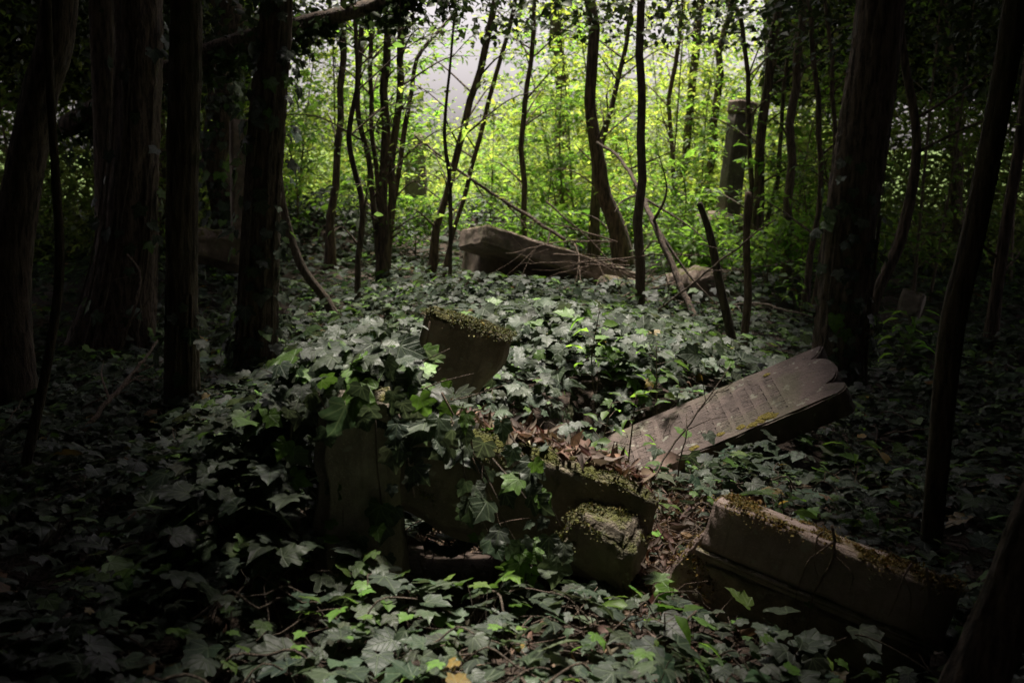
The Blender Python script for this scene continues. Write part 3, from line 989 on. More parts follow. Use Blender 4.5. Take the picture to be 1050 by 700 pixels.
# loose dead branches
def branch(name, label, cat, pts3, radii, mat=M_DEAD, forks=3, group=None, seed=0):
    pts3 = smooth_path(pts3, .05)
    pts3[:, :3] += np.cumsum(R.normal(size=pts3.shape) * .0035, axis=0)
    r = np.interp(np.linspace(0, 1, len(pts3)), np.linspace(0, 1, len(radii)), radii)
    tb = Tubes()
    tb.add(pts3, r, 7)
    L = np.linalg.norm(pts3[-1] - pts3[0])
    for k in range(forks):
        i = int(len(pts3) * (.3 + .6 * R.random()))
        i = min(i, len(pts3) - 2)
        d = unit(pts3[i + 1] - pts3[i]) + R.normal(size=3) * .55
        ln = L * (.15 + .25 * R.random())
        e = pts3[i] + unit(d) * ln
        s = smooth_path([pts3[i], (pts3[i] + e) / 2 + R.normal(size=3) * ln * .06, e], .05)
        tb.add(s, np.linspace(r[i] * .6, .0012, len(s)), 5, cap=False)
    o = tb.build(name, mat, None, pts3[0])
    tag(o, label, cat, group)
    return o


branch('fallen_branch', 'bent dead branch arching from the bowed trunk down past the pole-like tree to the ivy', 'branch',
       [P(612, 146, 11.5), P(634, 165, 10.8), P(652, 198, 10), P(668, 232, 9.3), P(690, 276, 9), P(718, 336, 8.6)], [.014, .018, .024, .03], M_BARK, 5)
branch('fallen_branch', 'thin straight dead branch slanting down through the bright gap to the tomb lid', 'branch',
       [P(425, 138, 12.4), P(480, 180, 12.2), P(530, 212, 12), P(578, 244, 11.6)], [.012, .018, .02], M_BARK, 4)
branch('fallen_branch', 'dark thin branch slanting across the two broken poles', 'branch',
       [P(640, 352, 8.2), P(700, 300, 7.6), P(760, 255, 7.0), P(800, 228, 6.8)], [.008, .007, .004], M_BARK, 4)
branch('fallen_branch', 'pale fallen branch lying on the ivy in front of the nearest straight trunk', 'branch',
       [P(52, 468, 4.6), P(95, 430, 4.7), P(130, 392, 5.4), P(160, 352, 6)], [.012, .011, .006], M_DEAD, 5)
branch('fallen_branch', 'pale branch leaning against the broad furrowed trunk', 'branch', [P(120, 370, 7.0), P(138, 320, 7.0), P(146, 282, 7.1), P(132, 262, 7.2)], [.011, .01, .005], M_DEAD, 2)
branch('fallen_branch', 'horizontal dead branch lying low behind the tan pole', 'branch', [P(705, 322, 9), P(770, 312, 9.2), P(830, 330, 8.4)], [.014, .012, .006], M_BARK2, 5)
for k in range(20):
    a = P(R.uniform(560, 720), R.uniform(232, 330), R.uniform(9.2, 10.2))
    d = np.array([R.normal() * .5, R.normal() * .3, R.normal() * .22])
    branch('dead_twig', 'thin bare twig of the brush heap lying against the fallen tomb lid', 'twig', [a - d * .8, a + [0, 0, .05], a + d * .8], [.008, .006, .003], M_DEAD, 4, 'brush heap twigs on the tomb lid')
for k in range(16):
    x, y = R.uniform(-2.2, -.3), R.uniform(2.3, 7.5)
    if k > 9:
        x, y = R.uniform(.2, 2.0), R.uniform(3, 8)
    z = h1(x, y) + .12
    a = R.random() * 6.28
    ln = R.uniform(.12, .35)
    branch('dead_twig', 'thin brown dead twig lying loose among the ivy leaves', 'twig', [(x, y, z - .05), (x + math.cos(a) * ln * .5, y + math.sin(a) * ln * .5, z + .02), (x + math.cos(a) * ln, y + math.sin(a) * ln, z + .06)], [.005, .004, .002], M_DEAD, 2, 'dead twigs among the ivy')

# dry roots over the tilted tombstone
def front(px, py, proud=.006):
    """point on the tombstone's front face seen in that direction"""
    Rm = Euler((rad(-8.7), rad(12.9), rad(-29.4))).to_matrix()
    nn = np.array(Rm @ Vector((0, -1, 0)))
    c0 = np.array([.827, 2.839, .272]) + nn * (.07 + proud)
    d = np.array([(px - 525) / F, 0, 0]) + UP * ((350 - py) / F) + FW
    return CAM + d * (((c0 - CAM) @ nn) / (d @ nn))


def roots(label, lines):
    tb = Tubes()
    for pts, r0 in lines:
        q = smooth_path([front(a_, b_, .006 + .010 * R.random()) for a_, b_ in pts], .012)
        q = q + np.cumsum(R.normal(size=q.shape) * .0009, axis=0)
        tb.add(q, np.linspace(r0, r0 * .35, len(q)), 6)
    o = tb.build('dry_root', M_DEAD, None, q[0])
    tag(o, label, 'root')


roots('forked dry root hanging over the lit half of the tilted tombstone', [
    ([(853, 538), (855, 560), (850, 578), (838, 596), (828, 622), (822, 648)], .0042), ([(854, 556), (838, 566), (828, 574), (818, 600), (812, 626)], .0028),
    ([(846, 545), (838, 552), (836, 575), (838, 592)], .0026), ([(853, 568), (862, 576), (874, 590), (872, 606)], .0024)])
roots('thin dry root at the dark end of the tilted tombstone, left one of two', [([(936, 578), (928, 592), (922, 612), (914, 634)], .0032), ([(928, 592), (934, 612), (930, 640)], .002)])
roots('long dry root at the dark end of the tilted tombstone, right one of two', [([(950, 582), (952, 610), (946, 636), (948, 668)], .0036), ([(958, 584), (966, 606), (956, 630), (944, 650)], .0026)])

# ------------------------------------------------------------------ ivy ground cover
cov = Leaves()
covf = Leaves()


def litter_w(x, y):
    a = 1.25 * np.exp(-((x - .24 - .12 * (y - 3.4)) / .40) ** 2 - ((y - 3.45) / .62) ** 2)
    b = np.exp(-((x - .50) / .20) ** 2 - ((y - 3.35) / .55) ** 2)
    return np.clip(a * 1.0 + b * .9, 0, 1)


def in_stone(x, y):
    m = (np.abs(x + .39) < .14) & (np.abs(y - 2.9) < .13)
    # hollow under the tomb slab
    m |= (x > -.28) & (x < -.02) & (y > 2.66) & (y < 2.98)
    # the inscribed slab
    cs, sn = math.cos(rad(-4)), math.sin(rad(-4))
    u, v = (x - .927) * cs + (y - 4.978) * sn, -(x - .927) * sn + (y - 4.978) * cs
    m |= (u > -.52) & (u < .50) & (v < .2) & (v > -.24)
    cs, sn = math.cos(rad(-29.4)), math.sin(rad(-29.4))
    u, v = (x - .827) * cs + (y - 2.839) * sn, -(x - .827) * sn + (y - 2.839) * cs
    m |= (u > -.34) & (u < .33) & (v < .07) & (v > -.22) & (R.random(np.shape(x)) < np.where(v > -.07, 1, .82))
    cs, sn = math.cos(rad(22)), math.sin(rad(22))
    u, v = (x - .53) * cs + (y - 10.9) * sn, -(x - .53) * sn + (y - 10.9) * cs
    m |= (u > -1.0) & (u < 1.0) & (np.abs(v) < .3)
    return m


def scatter_ivy(L_, y0, y1, dens, size, ext=1.0, k0=.5):
    n = int(dens * (y1 - y0) * (k0 * (y0 + y1) + 2 * ext))
    y = y0 + (y1 - y0) * R.random(n)
    x = (R.random(n) * 2 - 1) * (k0 * y1 + ext)
    ok = np.abs(x) < k0 * y + ext
    lw = litter_w(x, y)
    patch = vnoise(x, y, 3, 1.4) * .6 + vnoise(x, y, 8, 3.3) * .4
    keep = ok & ~in_stone(x, y) & (R.random(n) > lw * .86) & (R.random(n) < np.clip((patch - .16) * 3.2, .12, 1))
    x, y, patch = x[keep], y[keep], patch[keep]
    n = len(x)
    e = .03
    hz = H(x, y)
    gx_ = (H(x + e, y) - hz) / e
    gy_ = (H(x, y + e) - hz) / e
    lump = .5 * vnoise(x, y, 21, 4.5) + .5 * vnoise(x, y, 22, 9)
    up = .015 + (.05 + .16 * lump) * np.sqrt(R.random(n)) * (1 - .6 * litter_w(x, y))
    pos = np.c_[x, y, hz + up]
    nrm = unit(np.c_[-gx_ * .8, -gy_ * .8, np.ones(n)] + R.normal(size=(n, 3)) * [.27, .27, .1] + np.array([0, .04, 0]))
    a = R.random(n) * 6.283
    tip = np.c_[np.cos(a), np.sin(a) - .25, -.35 * np.ones(n)]
    s = size * np.exp(R.normal(size=n) * .36).clip(.45, 1.75)
    yg = .03 + .14 * (vnoise(x, y, 30, 1.1) > .58) + .05 * (y > 6)
    col = leafcols(n, IVY_G, .42)
    m = R.random(n) < yg
    col[m] = leafcols(m.sum(), IVY_Y, .3)
    s = np.where(m, s * .8, s)
    pos[m, 2] += .025
    m2 = R.random(n) < .018
    col[m2] = np.where(R.random((m2.sum(), 1)) < .5, np.array([(.20, .13, .03)]), np.array([(.11, .06, .035)])) * np.exp(R.normal(size=(m2.sum(), 1)) * .4)
    L_.add(pos, tip, nrm, s, col)
    return pos


near = scatter_ivy(cov, 1.0, 3.4, 980, .051, 1.0)
scatter_ivy(cov, 3.4, 6.0, 820, .054, .8)
scatter_ivy(cov, 6.0, 9.0, 480, .064, .8)
scatter_ivy(covf, 9.0, 14.0, 330, .070, 1.0)
scatter_ivy(covf, 14.0, 24.0, 80, .10, 1.0)
# extra on mounds
for (cx, cy, sx, sy, h, dn) in [(.30, 6.2, .9, 1.0, .3, 1500), (-2.35, 14, .8, .8, .4, 900), (-.45, 15.5, .9, .8, .4, 900), (-.1, 9.2, 1.2, .8, .2, 900), (-.72, 2.95, .22, .34, .3, 300), (1.35, 9.9, .5, .3, .2, 260), (.75, 10.0, .5, .25, .2, 200)]:
    x, y = cx + R.normal(size=dn) * sx * .6, cy + R.normal(size=dn) * sy * .6
    k = ~in_stone(x, y)
    x, y = x[k], y[k]
    n = len(x)
    nrm = unit(np.c_[(x - cx) * .4, (y - cy) * .4 - .1, np.ones(n)] + R.normal(size=(n, 3)) * .3)
    a = R.random(n) * 6.283
    (cov if cy < 9 else covf).add(np.c_[x, y, H(x, y) + .08 + .2 * R.random(n)], np.c_[np.cos(a), np.sin(a), -.4 * np.ones(n)], nrm, .066 * np.exp(R.normal(size=n) * .22), leafcols(n, IVY_G, .3, IVY_Y, .12))
o = cov.build('ivy_ground_cover', M_IVY, IVY)
tag(o, 'dark green ivy leaves carpeting the woodland floor', 'ivy', kind='stuff')
o = covf.build('ivy_ground_cover', M_IVYF, FIVY)
tag(o, 'dense dark ivy carpet receding under the far trees', 'ivy', kind='stuff')

# petioles and trailing stems under the near leaves
tb = Tubes()
sel = near[R.random(len(near)) < .35]
for q in sel:
    a = R.random() * 6.28
    f = q + [math.cos(a) * .04, math.sin(a) * .04, -.09]
    tb.add(np.array([f, (q + f) / 2 + [0, 0, .012], q]), [.0016, .0014, .001], 3, cap=False)
for k in range(720):
    y = R.uniform(1.7, 5.5)
    x = R.uniform(-1, 1) * (.48 * y + .2)
    a = R.random() * 6.28
    n = 6
    xs = x + np.cumsum(np.r_[0, np.cos(a + R.normal(size=n) * .5) * .06])
    ys = y + np.cumsum(np.r_[0, np.sin(a + R.normal(size=n) * .5) * .06])
    zs = H(xs, ys) + .015 + R.random(n + 1) * .05 + (.10 * np.sin(np.linspace(0, 3.1, n + 1)) if k % 3 == 0 else 0)
    tb.add(smooth_path(np.c_[xs, ys, zs], .03), .0022 if k % 4 else .0034, 4, cap=False)
o = tb.build('ivy_runners', M_VINE)
tag(o, 'thin brown ivy runners and leaf stalks creeping beneath the leaves', 'ivy stems', kind='stuff')

# leaf litter
lt = Leaves()
n = 26000
y = R.uniform(1.5, 9, n)
x = R.uniform(-1, 1, n) * (.5 * y + .4)
lw = litter_w(x, y)
k = (R.random(n) < .10 + .9 * lw)
x, y = x[k], y[k]
n2 = 5200
x = np.r_[x, .30 + R.normal(size=n2) * .30]
y = np.r_[y, 3.45 + R.normal(size=n2) * .42]
k = ~in_stone(x, y) & ~((x > -.4) & (x < .25) & (y > 2.6) & (y < 3.25))
x, y = x[k], y[k]
n = len(x)
nrm = unit(np.array([0, -.1, 1]) + R.normal(size=(n, 3)) * .5)
lt.add(np.c_[x, y, H(x, y) + .008 + .05 * R.random(n)], rnd_dir(n), nrm, .030 * np.exp(R.normal(size=n) * .5), leafcols(n, (.105, .062, .045), .45, (.20, .12, .06), .06))
o = lt.build('leaf_litter', M_LITTER, [simple_leaf(.5, .5, .6), simple_leaf(.3, .6, -.5), simple_leaf(.14, .3, .3)])
tag(o, 'dry reddish brown leaf litter on the bank between the stones', 'leaf litter', kind='stuff')
# straw-thin dead stems in the litter
tb = Tubes()
for k in range(520):
    x, y = .33 + R.normal() * .33, 3.4 + R.normal() * .4
    if in_stone(np.array([x]), np.array([y]))[0]:
        continue
    a = R.random() * 6.28
    ln = R.uniform(.05, .16)
    z = h1(x, y) + .03 + R.random() * .03
    p0 = np.array([x, y, z])
    p2 = p0 + [math.cos(a) * ln, math.sin(a) * ln, R.normal() * .025]
    tb.add(np.array([p0, (p0 + p2) / 2 + R.normal(size=3) * .008, p2]), [.0016, .0015, .0008], 3, cap=False)
o = tb.build('dry_stalks', M_DEAD)
tag(o, 'dry straw-thin stalks tangled in the brown leaf litter', 'dry stalks', kind='stuff')


# ------------------------------------------------------------------ ivy plants on stones and trunks
def strand(tb, lv, pts, n, size, out=(0, -1, .35), young=.15, spread=.03, rad_=.003):
    s = smooth_path(pts, .03)
    tb.add(s, np.linspace(rad_, rad_ * .5, len(s)), 5, cap=False)
    u = R.random(n)
    b_ = np.stack([np.interp(u, np.linspace(0, 1, len(s)), s[:, c]) for c in range(3)], -1)
    b_ = b_ + R.normal(size=(n, 3)) * [spread, spread * .5, spread] + np.array(out) * (.012 + .03 * R.random((n, 1)))
    nrm = unit(np.array(out) + R.normal(size=(n, 3)) * .35)
    tip = unit(np.array([0, -.2, -1.0]) + R.normal(size=(n, 3)) * [.55, .2, .3])
    lv.add(b_, tip, nrm, size * np.exp(R.normal(size=n) * .26), leafcols(n, IVY_G, .3, IVY_Y, young))


tb, lv = Tubes(), Leaves()
crest = np.array([P(298, 425, 2.98), P(318, 400, 2.95), P(355, 386, 2.95), P(398, 374, 3.0), P(440, 424, 3.06), P(495, 458, 3.1), P(540, 474, 3.12)])
cs = smooth_path(crest, .02)
n = 950
u = R.integers(0, len(cs), n)
fx = u / len(cs)
pos = cs[u] + R.normal(size=(n, 3)) * [.035, .075, .028] + np.c_[np.zeros(n), np.zeros(n), .035 * R.random(n) * (1 - fx) * 2]
a = R.random(n) * 6.283
lv.add(pos, np.c_[np.cos(a), np.sin(a) - .5, -.5 * np.ones(n)], unit(np.array([0, -.35, 1]) + R.normal(size=(n, 3)) * .38), .055 * np.exp(R.normal(size=n) * .28), leafcols(n, IVY_G, .3, IVY_Y, .22))
lit2 = Leaves()
n = 900
u, v = R.uniform(-.33, .35, n), R.uniform(-.15, .17, n)
Mx = Matrix.Translation((.00, 3.10, .405)) @ Euler((rad(-6), rad(21), rad(6))).to_matrix().to_4x4()
q = np.array([Mx @ Vector((a_, b_, .14 + .02 * R.random())) for a_, b_ in zip(u, v)])
lit2.add(q, rnd_dir(n), unit(np.array([.3, -.1, 1]) + R.normal(size=(n, 3)) * .4), .036 * np.exp(R.normal(size=n) * .4), leafcols(n, (.105, .062, .045), .45))
for k in range(26):
    i = R.integers(0, len(cs) - 20)
    q = cs[i] + [0, R.normal() * .05, -.03]
    e = q + [R.normal() * .08, R.normal() * .05, .05 + R.random() * .05]
    tb.add(np.array([q, (q + e) / 2 + R.normal(size=3) * .01, e]), [.002, .0018, .001], 4, cap=False)
FR = 2.755
for pts, n, yg in [
    ([(372, 402), (384, 425), (386, 470), (392, 530), (388, 560)], 14, .15), ([(395, 405), (412, 432), (418, 470), (425, 510)], 12, .2),
    ([(420, 405), (438, 440), (448, 465)], 10, .1), ([(455, 415), (472, 450), (478, 495), (500, 545)], 13, .1),
    ([(478, 460), (505, 500), (520, 540), (552, 590)], 9, .25), ([(505, 470), (540, 512), (560, 555), (590, 600)], 11, .25), ([(520, 440), (556, 500), (575, 540)], 9, .3),
    ([(312, 400), (300, 430), (298, 470), (300, 500)], 10, .3), ([(325, 395), (330, 412), (344, 440)], 3, .5), ([(500, 545), (520, 580), (560, 620)], 14, .2), ([(350, 480), (352, 540)], 2, .6)]:
    yo = [FR - .0 + max(0, (q[0] - 400)) * .00045 for q in pts]
    strand(tb, lv, [P(q[0], q[1], yy + .10 * (j == 0)) for j, (q, yy) in enumerate(zip(pts, yo))], n, .056, young=yg, spread=.022)
for pts in ([(304, 412), (290, 445), (284, 490)], [(296, 425), (276, 462), (262, 500)]):
    strand(tb, lv, [P(q_[0], q_[1], 2.92 - .05 * k_) for k_, q_ in enumerate(pts)], 34, .056, out=(-.25, -.6, .9), young=.12, spread=.035)
t = thing('ivy_plant', 'heap of broad-leaved ivy draped over the broken stub and sloping tomb slab', 'ivy', crest[2])
lv.build('foliage', M_IVY, IVY, t, crest[2])
tb.build('stem', M_VINE, t, crest[2])
o = lit2.build('leaf_litter', M_LITTER, [simple_leaf(.5, .5, .6), simple_leaf(.3, .6, -.5), simple_leaf(.14, .3, .3)])
tag(o, 'dry brown leaves strewn over the top of the tomb slab', 'leaf litter', kind='stuff')
# pale dry creepers lying over the broken tomb
for pts, lab in [([(455, 400), (478, 450), (500, 500), (520, 545)], 'pale dry creeper hanging down the mossy face of the tomb slab, longer one'),
                 ([(484, 440), (490, 470), (506, 498)], 'short pale dry creeper above the yellow leaf on the tomb slab'),
                 ([(440, 330), (425, 390), (432, 420)], 'thin dry creeper across the small leaning gravestone')]:
    yy = 4.2 if lab.startswith('thin') else 2.80
    branch('dry_creeper', lab, 'creeper', [P(q[0], q[1], yy + .0004 * (q[0] - 455)) for q in pts], [.0026, .0024, .0014], M_DEAD, 1)


def trunk_ivy(label, path, zlo, zhi, n, size, r_extra=.02, stems=5, cover=1.0):
    tb, lv = Tubes(), Leaves()
    sel = path[(path[:, 2] > zlo) & (path[:, 2] < zhi)]
    base = sel[0, :3].copy()
    for k in range(stems):
        a0 = R.uniform(-2.6, -.5)
        a = a0 + np.cumsum(R.normal(size=len(sel)) * .02)
        top = int(len(sel) * R.uniform(.6, 1))
        st = sel[:top:6]
        aa = a[:top:6]
        if len(st) < 3:
            continue
        tb.add(st[:, :3] + (st[:, 3:] * 1.03 + .004) * np.c_[np.cos(aa), np.sin(aa), 0 * aa], R.uniform(.003, .009), 6, cap=False)
    u = (len(sel) * R.random(n) ** 1.5).astype(int).clip(0, len(sel) - 1)
    a = R.uniform(-3.5, .4, n)
    d = np.c_[np.cos(a), np.sin(a), np.zeros(n)]
    q = sel[u]
    pos = q[:, :3] + d * (q[:, 3:] + .01 + r_extra * R.random((n, 1)) * 2)
    lv.add(pos, unit(np.c_[R.normal(size=n) * .5, R.normal(size=n) * .3, -np.ones(n)]), unit(d + [0, 0, .5] + R.normal(size=(n, 3)) * .3), size * np.exp(R.normal(size=n) * .25), leafcols(n, IVY_G, .3, IVY_Y, .1))
    t = thing('ivy_vine', label, 'ivy', base)
    lv.build('foliage', M_IVY, IVY, t, base)
    tb.build('stem', M_VINE, t, base)


trunk_ivy('ivy climbing the vine-wrapped trunk, thick at its foot', path5, path5[0, 2], path5[0, 2] + 2.4, 210, .07, .03, 12)
trunk_ivy('sparse ivy on the broad furrowed trunk', path3, path3[0, 2], path3[0, 2] + 2.4, 60, .08, .03, 8)
trunk_ivy('few ivy sprigs at the foot of the nearest straight trunk', path4, path4[0, 2], path4[0, 2] + .9, 26, .06, .02, 3)
trunk_ivy('ivy at the foot of the thick trunk behind the inscribed slab', path18, path18[0, 2], path18[0, 2] + 1.6, 120, .065, .03, 7)
trunk_ivy('ivy hanging on the dark shaggy trunk behind the stone post', path7, path7[0, 2] + .3, path7[0, 2] + 3.2, 420, .08, .08, 6)


# ------------------------------------------------------------------ seedlings with fresh leaves
def seedling(px, py, Y, h, lab, nl=10, size=.075, group=None, mat=M_BARK2, lean=.0):
    p = P(px, py, Y)
    g0 = h1(p[0], p[1])
    base = np.array([p[0], p[1], g0 - .02])
    top = np.array([p[0] + lean, p[1] + R.normal() * .03, g0 + h])
    s = smooth_path([base, (base + top) / 2 + R.normal(size=3) * .015, top], .03)
    tb, lv = Tubes(), Leaves()
    tb.add(s, np.linspace(.0045, .0018, len(s)), 5)
    for k in range(nl):
        u = .35 + .65 * (k + 1) / nl
        q = s[min(len(s) - 1, int(u * (len(s) - 1)))]
        a = k * 2.4 + R.normal() * .3
        d = np.array([math.cos(a), math.sin(a), .25])
        e = q + d * (.03 + .05 * R.random())
        tb.add(np.array([q, (q + e) / 2, e]), [.0016, .0014, .001], 3, cap=False)
        lv.add(e[None], (d + [0, 0, -.3])[None], np.array([[0, -.1, 1.0]]) + R.normal(size=(1, 3)) * .25, size * (.7 + .5 * R.random()), leafcols(1, (.085, .16, .022), .2))
    t = thing('seedling', lab, 'seedling', base, group)
    tb.build('stem', mat, t, base)
    lv.build('foliage', M_LEAF, LEAF, t, base)


for px, py, Y, h, lab, nl, sz, ln in [
    (612, 400, 5.4, .42, 'bright green seedling rising from the ivy mound behind the leaning gravestone', 8, .075, .01),
    (675, 400, 5.2, .36, 'seedling with level pairs of leaves at the far edge of the inscribed slab', 9, .07, -.01),
    (618, 470, 4.0, .36, 'thin dark-stemmed seedling at the buried end of the inscribed slab', 10, .05, .03),
    (640, 475, 3.9, .38, 'leafy sprig in front of the buried end of the inscribed slab', 8, .05, .04),
    (880, 350, 7.6, .35, 'pale leafy seedling beyond the head of the inscribed slab', 12, .1, .05),
    (925, 365, 7.2, .4, 'broad feathery seedling below the small tilted headstone', 16, .1, .05),
    (800, 540, 3.5, .22, 'low broad-leaved seedling just behind the tilted tombstone', 8, .075, .0),
    (690, 610, 2.5, .16, 'small seedling at the lit corner of the tilted tombstone', 8, .06, -.02),
    (870, 470, 4.6, .22, 'young plant under the raised head of the inscribed slab', 9, .07, .02),
    (300, 400, 4.4, .3, 'fresh sprig at the left shoulder of the ivy heap', 8, .06, .0),
    (705, 250, 10.5, .55, 'leafy shoot beside the pillar plinth', 26, .09, .05),
    (690, 245, 11, .5, 'bright leafy shoot in front of the pillar plinth', 26, .09, -.08),
    (812, 300, 9.5, .5, 'fresh green seedling at the foot of the brown stem', 16, .08, .0)]:
    seedling(px, py, Y, h * 1.1, lab, int(nl * 1.4), sz * 1.2, lean=ln)
branch('bare_shoot', 'bare reddish shoot slanting across the face of the inscribed slab', 'shoot', [P(672, 490, 3.9), P(690, 462, 3.95), P(722, 420, 4.0), P(757, 370, 4.1)], [.004, .0035, .0015], M_VINE, 4)
branch('bare_shoot', 'upright bare shoot at the near edge of the inscribed slab', 'shoot', [P(696, 488, 3.85), P(704, 450, 3.85), P(706, 422, 3.9)], [.003, .0025, .0012], M_VINE, 2)


# ------------------------------------------------------------------ saplings in the clearing
def sapling(x, y, h, col, twigs, per, size, label, group, r=.016, zmin=.35, length=(.35, 1.0), nm='sapling'):
    g0 = h1(x, y)
    base = np.array([x, y, g0 - .1])
    lean = R.normal(size=2) * .12 * h
    mid = base + [lean[0] * .3 + R.normal() * .08, lean[1] * .3, h * .5]
    top = base + [lean[0], lean[1], h]
    s = smooth_path([[*base, r], [*mid, r * .7], [*top, r * .3]], .12)
    tb, lv = Tubes(), Leaves()
    tb.add(s[:, :3], s[:, 3], 6)
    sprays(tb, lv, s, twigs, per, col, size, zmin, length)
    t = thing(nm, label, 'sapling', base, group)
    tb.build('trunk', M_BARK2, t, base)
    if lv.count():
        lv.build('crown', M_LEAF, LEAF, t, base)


for k in range(34):
    y = R.uniform(13.5, 23)
    x = R.uniform(-.26, .26) * y
    if -.10 < x / y < -.02:
        x = R.choice([-.18, .05]) * y + R.normal() * .4
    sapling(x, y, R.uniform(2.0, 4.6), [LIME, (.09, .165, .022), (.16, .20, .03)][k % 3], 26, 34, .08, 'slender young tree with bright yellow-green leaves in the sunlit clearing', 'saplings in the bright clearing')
for k in range(14):
    y = R.uniform(10, 19)
    x = R.choice([-1, 1]) * R.uniform(.28, .47) * y
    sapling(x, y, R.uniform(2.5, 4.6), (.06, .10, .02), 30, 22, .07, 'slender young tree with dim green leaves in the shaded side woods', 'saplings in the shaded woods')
for k, (px, py, Y, h) in enumerate([(684, 232, 12.2, 1.3), (716, 240, 11.6, .6), (820, 235, 12.6, 2.0), (560, 228, 14.5, 1.6), (500, 226, 14, 1.6), (425, 235, 13.5, .6), (660, 225, 14, 1.8), (650, 230, 13.6, .7), (590, 232, 13.8, .6), (545, 236, 13.2, .5), (790, 262, 10.6, .6), (705, 252, 11.4, .5), (850, 255, 10.8, .7), (815, 240, 12, 1.2), (305, 225, 13.5, 1.8)]):
    p = P(px, py, Y)
    sapling(p[0], p[1], h, (.085, .155, .022), 26, 26, .075, 'low leafy bush with layered fresh green leaves beyond the tomb lid', 'leafy bushes beyond the tomb lid', r=.012, zmin=.1, length=(.3, .75), nm='leafy_bush')

# far undergrowth, one green mass
ug = Leaves()


def fill(n, x0k, x1k, y0, y1, ztop, col, size, hole=.38, seed=1, young=0.0):
    y = R.uniform(y0, y1, n)
    x = R.uniform(x0k, x1k, n) * y
    u = R.random(n) ** 1.35
    cl = .55 * vnoise(x + y * .3, u * ztop * 1.3 + y, seed, .9) + .45 * vnoise(x * 1.0, u * ztop + y * 2, seed + 1, 2.2)
    k = cl > hole + .22 * u
    sky = (x / y > -.088) & (x / y < .02) & (u * ztop > 1.5 + .012 * y)
    k &= ~(sky & (R.random(n) < .8))
    x, y, u = x[k], y[k], u[k]
    m = len(x)
    z = H(x, y) + u * ztop * (.7 + .6 * vnoise(x, y, seed + 5, .5))
    ug.add(np.c_[x, y, z], rnd_dir(m) * [1, 1, .4] + [0, 0, -.3], unit(np.array([0, -.15, 1]) + R.normal(size=(m, 3)) * .5), size * np.exp(R.normal(size=m) * .3), leafcols(m, col, .3) * (.55 + .75 * vnoise(x, z * 1.5 + y, seed + 9, 1.1))[:, None])


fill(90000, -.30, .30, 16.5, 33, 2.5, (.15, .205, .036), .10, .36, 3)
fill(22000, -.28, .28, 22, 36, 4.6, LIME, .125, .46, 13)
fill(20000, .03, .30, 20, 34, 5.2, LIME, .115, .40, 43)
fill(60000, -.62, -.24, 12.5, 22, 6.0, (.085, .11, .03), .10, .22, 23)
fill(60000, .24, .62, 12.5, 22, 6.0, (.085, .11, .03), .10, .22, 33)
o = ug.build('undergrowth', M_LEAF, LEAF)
tag(o, 'tangle of small leaves filling the far side of the clearing', 'undergrowth', kind='stuff')

# ------------------------------------------------------------------ unseen trees and canopy, added to shade the edges of the view
for x, y in [(-3.4, 2.2), (-3.0, -1.4), (.3, -2.6), (2.8, -1.2), (3.3, 2.2), (5.2, 5.5), (-4.8, 6.0), (-7.5, 10.5), (7.3, 10.5), (-9.5, 16), (9.5, 16), (-7, .5), (7, .5), (0, -7), (-5, -6), (5, -6), (-12, 22), (12, 22)]:
    g0 = h1(x, y)
    base = np.array([x, y, g0 - .15])
    s = smooth_path([[x, y, g0 - .15, .2], [x + .1, y, g0 + 1, .15], [x, y + .1, g0 + 4, .12], [x + R.normal() * .3, y, g0 + 7, .05]], .2)
    tb = Tubes()
    tb.add(s[:, :3], s[:, 3], 14, bark=.07, ridges=14, seed=int(x * 10))
    for k in range(6):
        i = int(len(s) * R.uniform(.45, .95))
        a = R.random() * 6.28
        q = s[i, :3]
        e = q + np.array([math.cos(a), math.sin(a), .5]) * R.uniform(1, 2)
        tb.add(smooth_path([q, (q + e) / 2 + [0, 0, .1], e], .25), np.linspace(s[i, 3] * .5, .01, len(smooth_path([q, (q + e) / 2 + [0, 0, .1], e], .25))), 6)
    t = thing('tree', 'unseen tree added outside the frame to carry shading foliage', 'tree', base, 'unseen trees added for shade')
    tb.build('trunk', M_BARK, t, base)
    TALL.append((x, y, t, base))


def sstep(a, b, v):
    u = np.clip((v - a) / (b - a), 0, 1)
    return u * u * (3 - 2 * u)


def lit(gx_, gy_, n0=2.0, n1=2.62):
    """how open the canopy is for the sun over a ground point (0 shade .. 1 open)"""
    half = .172 * gy_ + .30
    c = .038 * gy_ - .07
    side = 1 - sstep(.75, 1.30, np.abs(gx_ - c) / np.maximum(half, .2))
    nearf = sstep(n0, n1, gy_)  # gap shaped to pool light mid-frame and leave the edges dark
    return side * nearf * (.985 + .015 * sstep(5, 8, gy_))


cpos = []


def canopy(n, x0, x1, y0, y1, z0, z1, cut=True):  # adds overhead leaves, out of view, that block light around the pool
    x, y, z = R.uniform(x0, x1, n), R.uniform(y0, y1, n), R.uniform(z0, z1, n)
    # stay above what the frame shows of the wood
    k = z > 1.35 + .17 * np.maximum(y, 0) + .45
    if cut:
        zz = z - .2
        op = lit(x - zz * SUN[0] / SUN[2], y - zz * SUN[1] / SUN[2])
        # also open straight above the clearing, so that the sky lights it
        op = np.maximum(np.maximum(op, lit(x, y - .3 * z, 2.9, 3.5)), lit(x * 1.5, y + .22 * z, 2.6, 3.2))
        # strip cut from the added canopy so sky reaches the stone fronts
        op = np.maximum(op, .97 * (1 - sstep(.7, 1.2, np.abs(x + .1))) * sstep(-5.5, -4.6, y) * (1 - sstep(-.9, -.3, y)))
        k &= R.random(n) > op * 1.02
    cpos.append(np.c_[x, y, z][k])


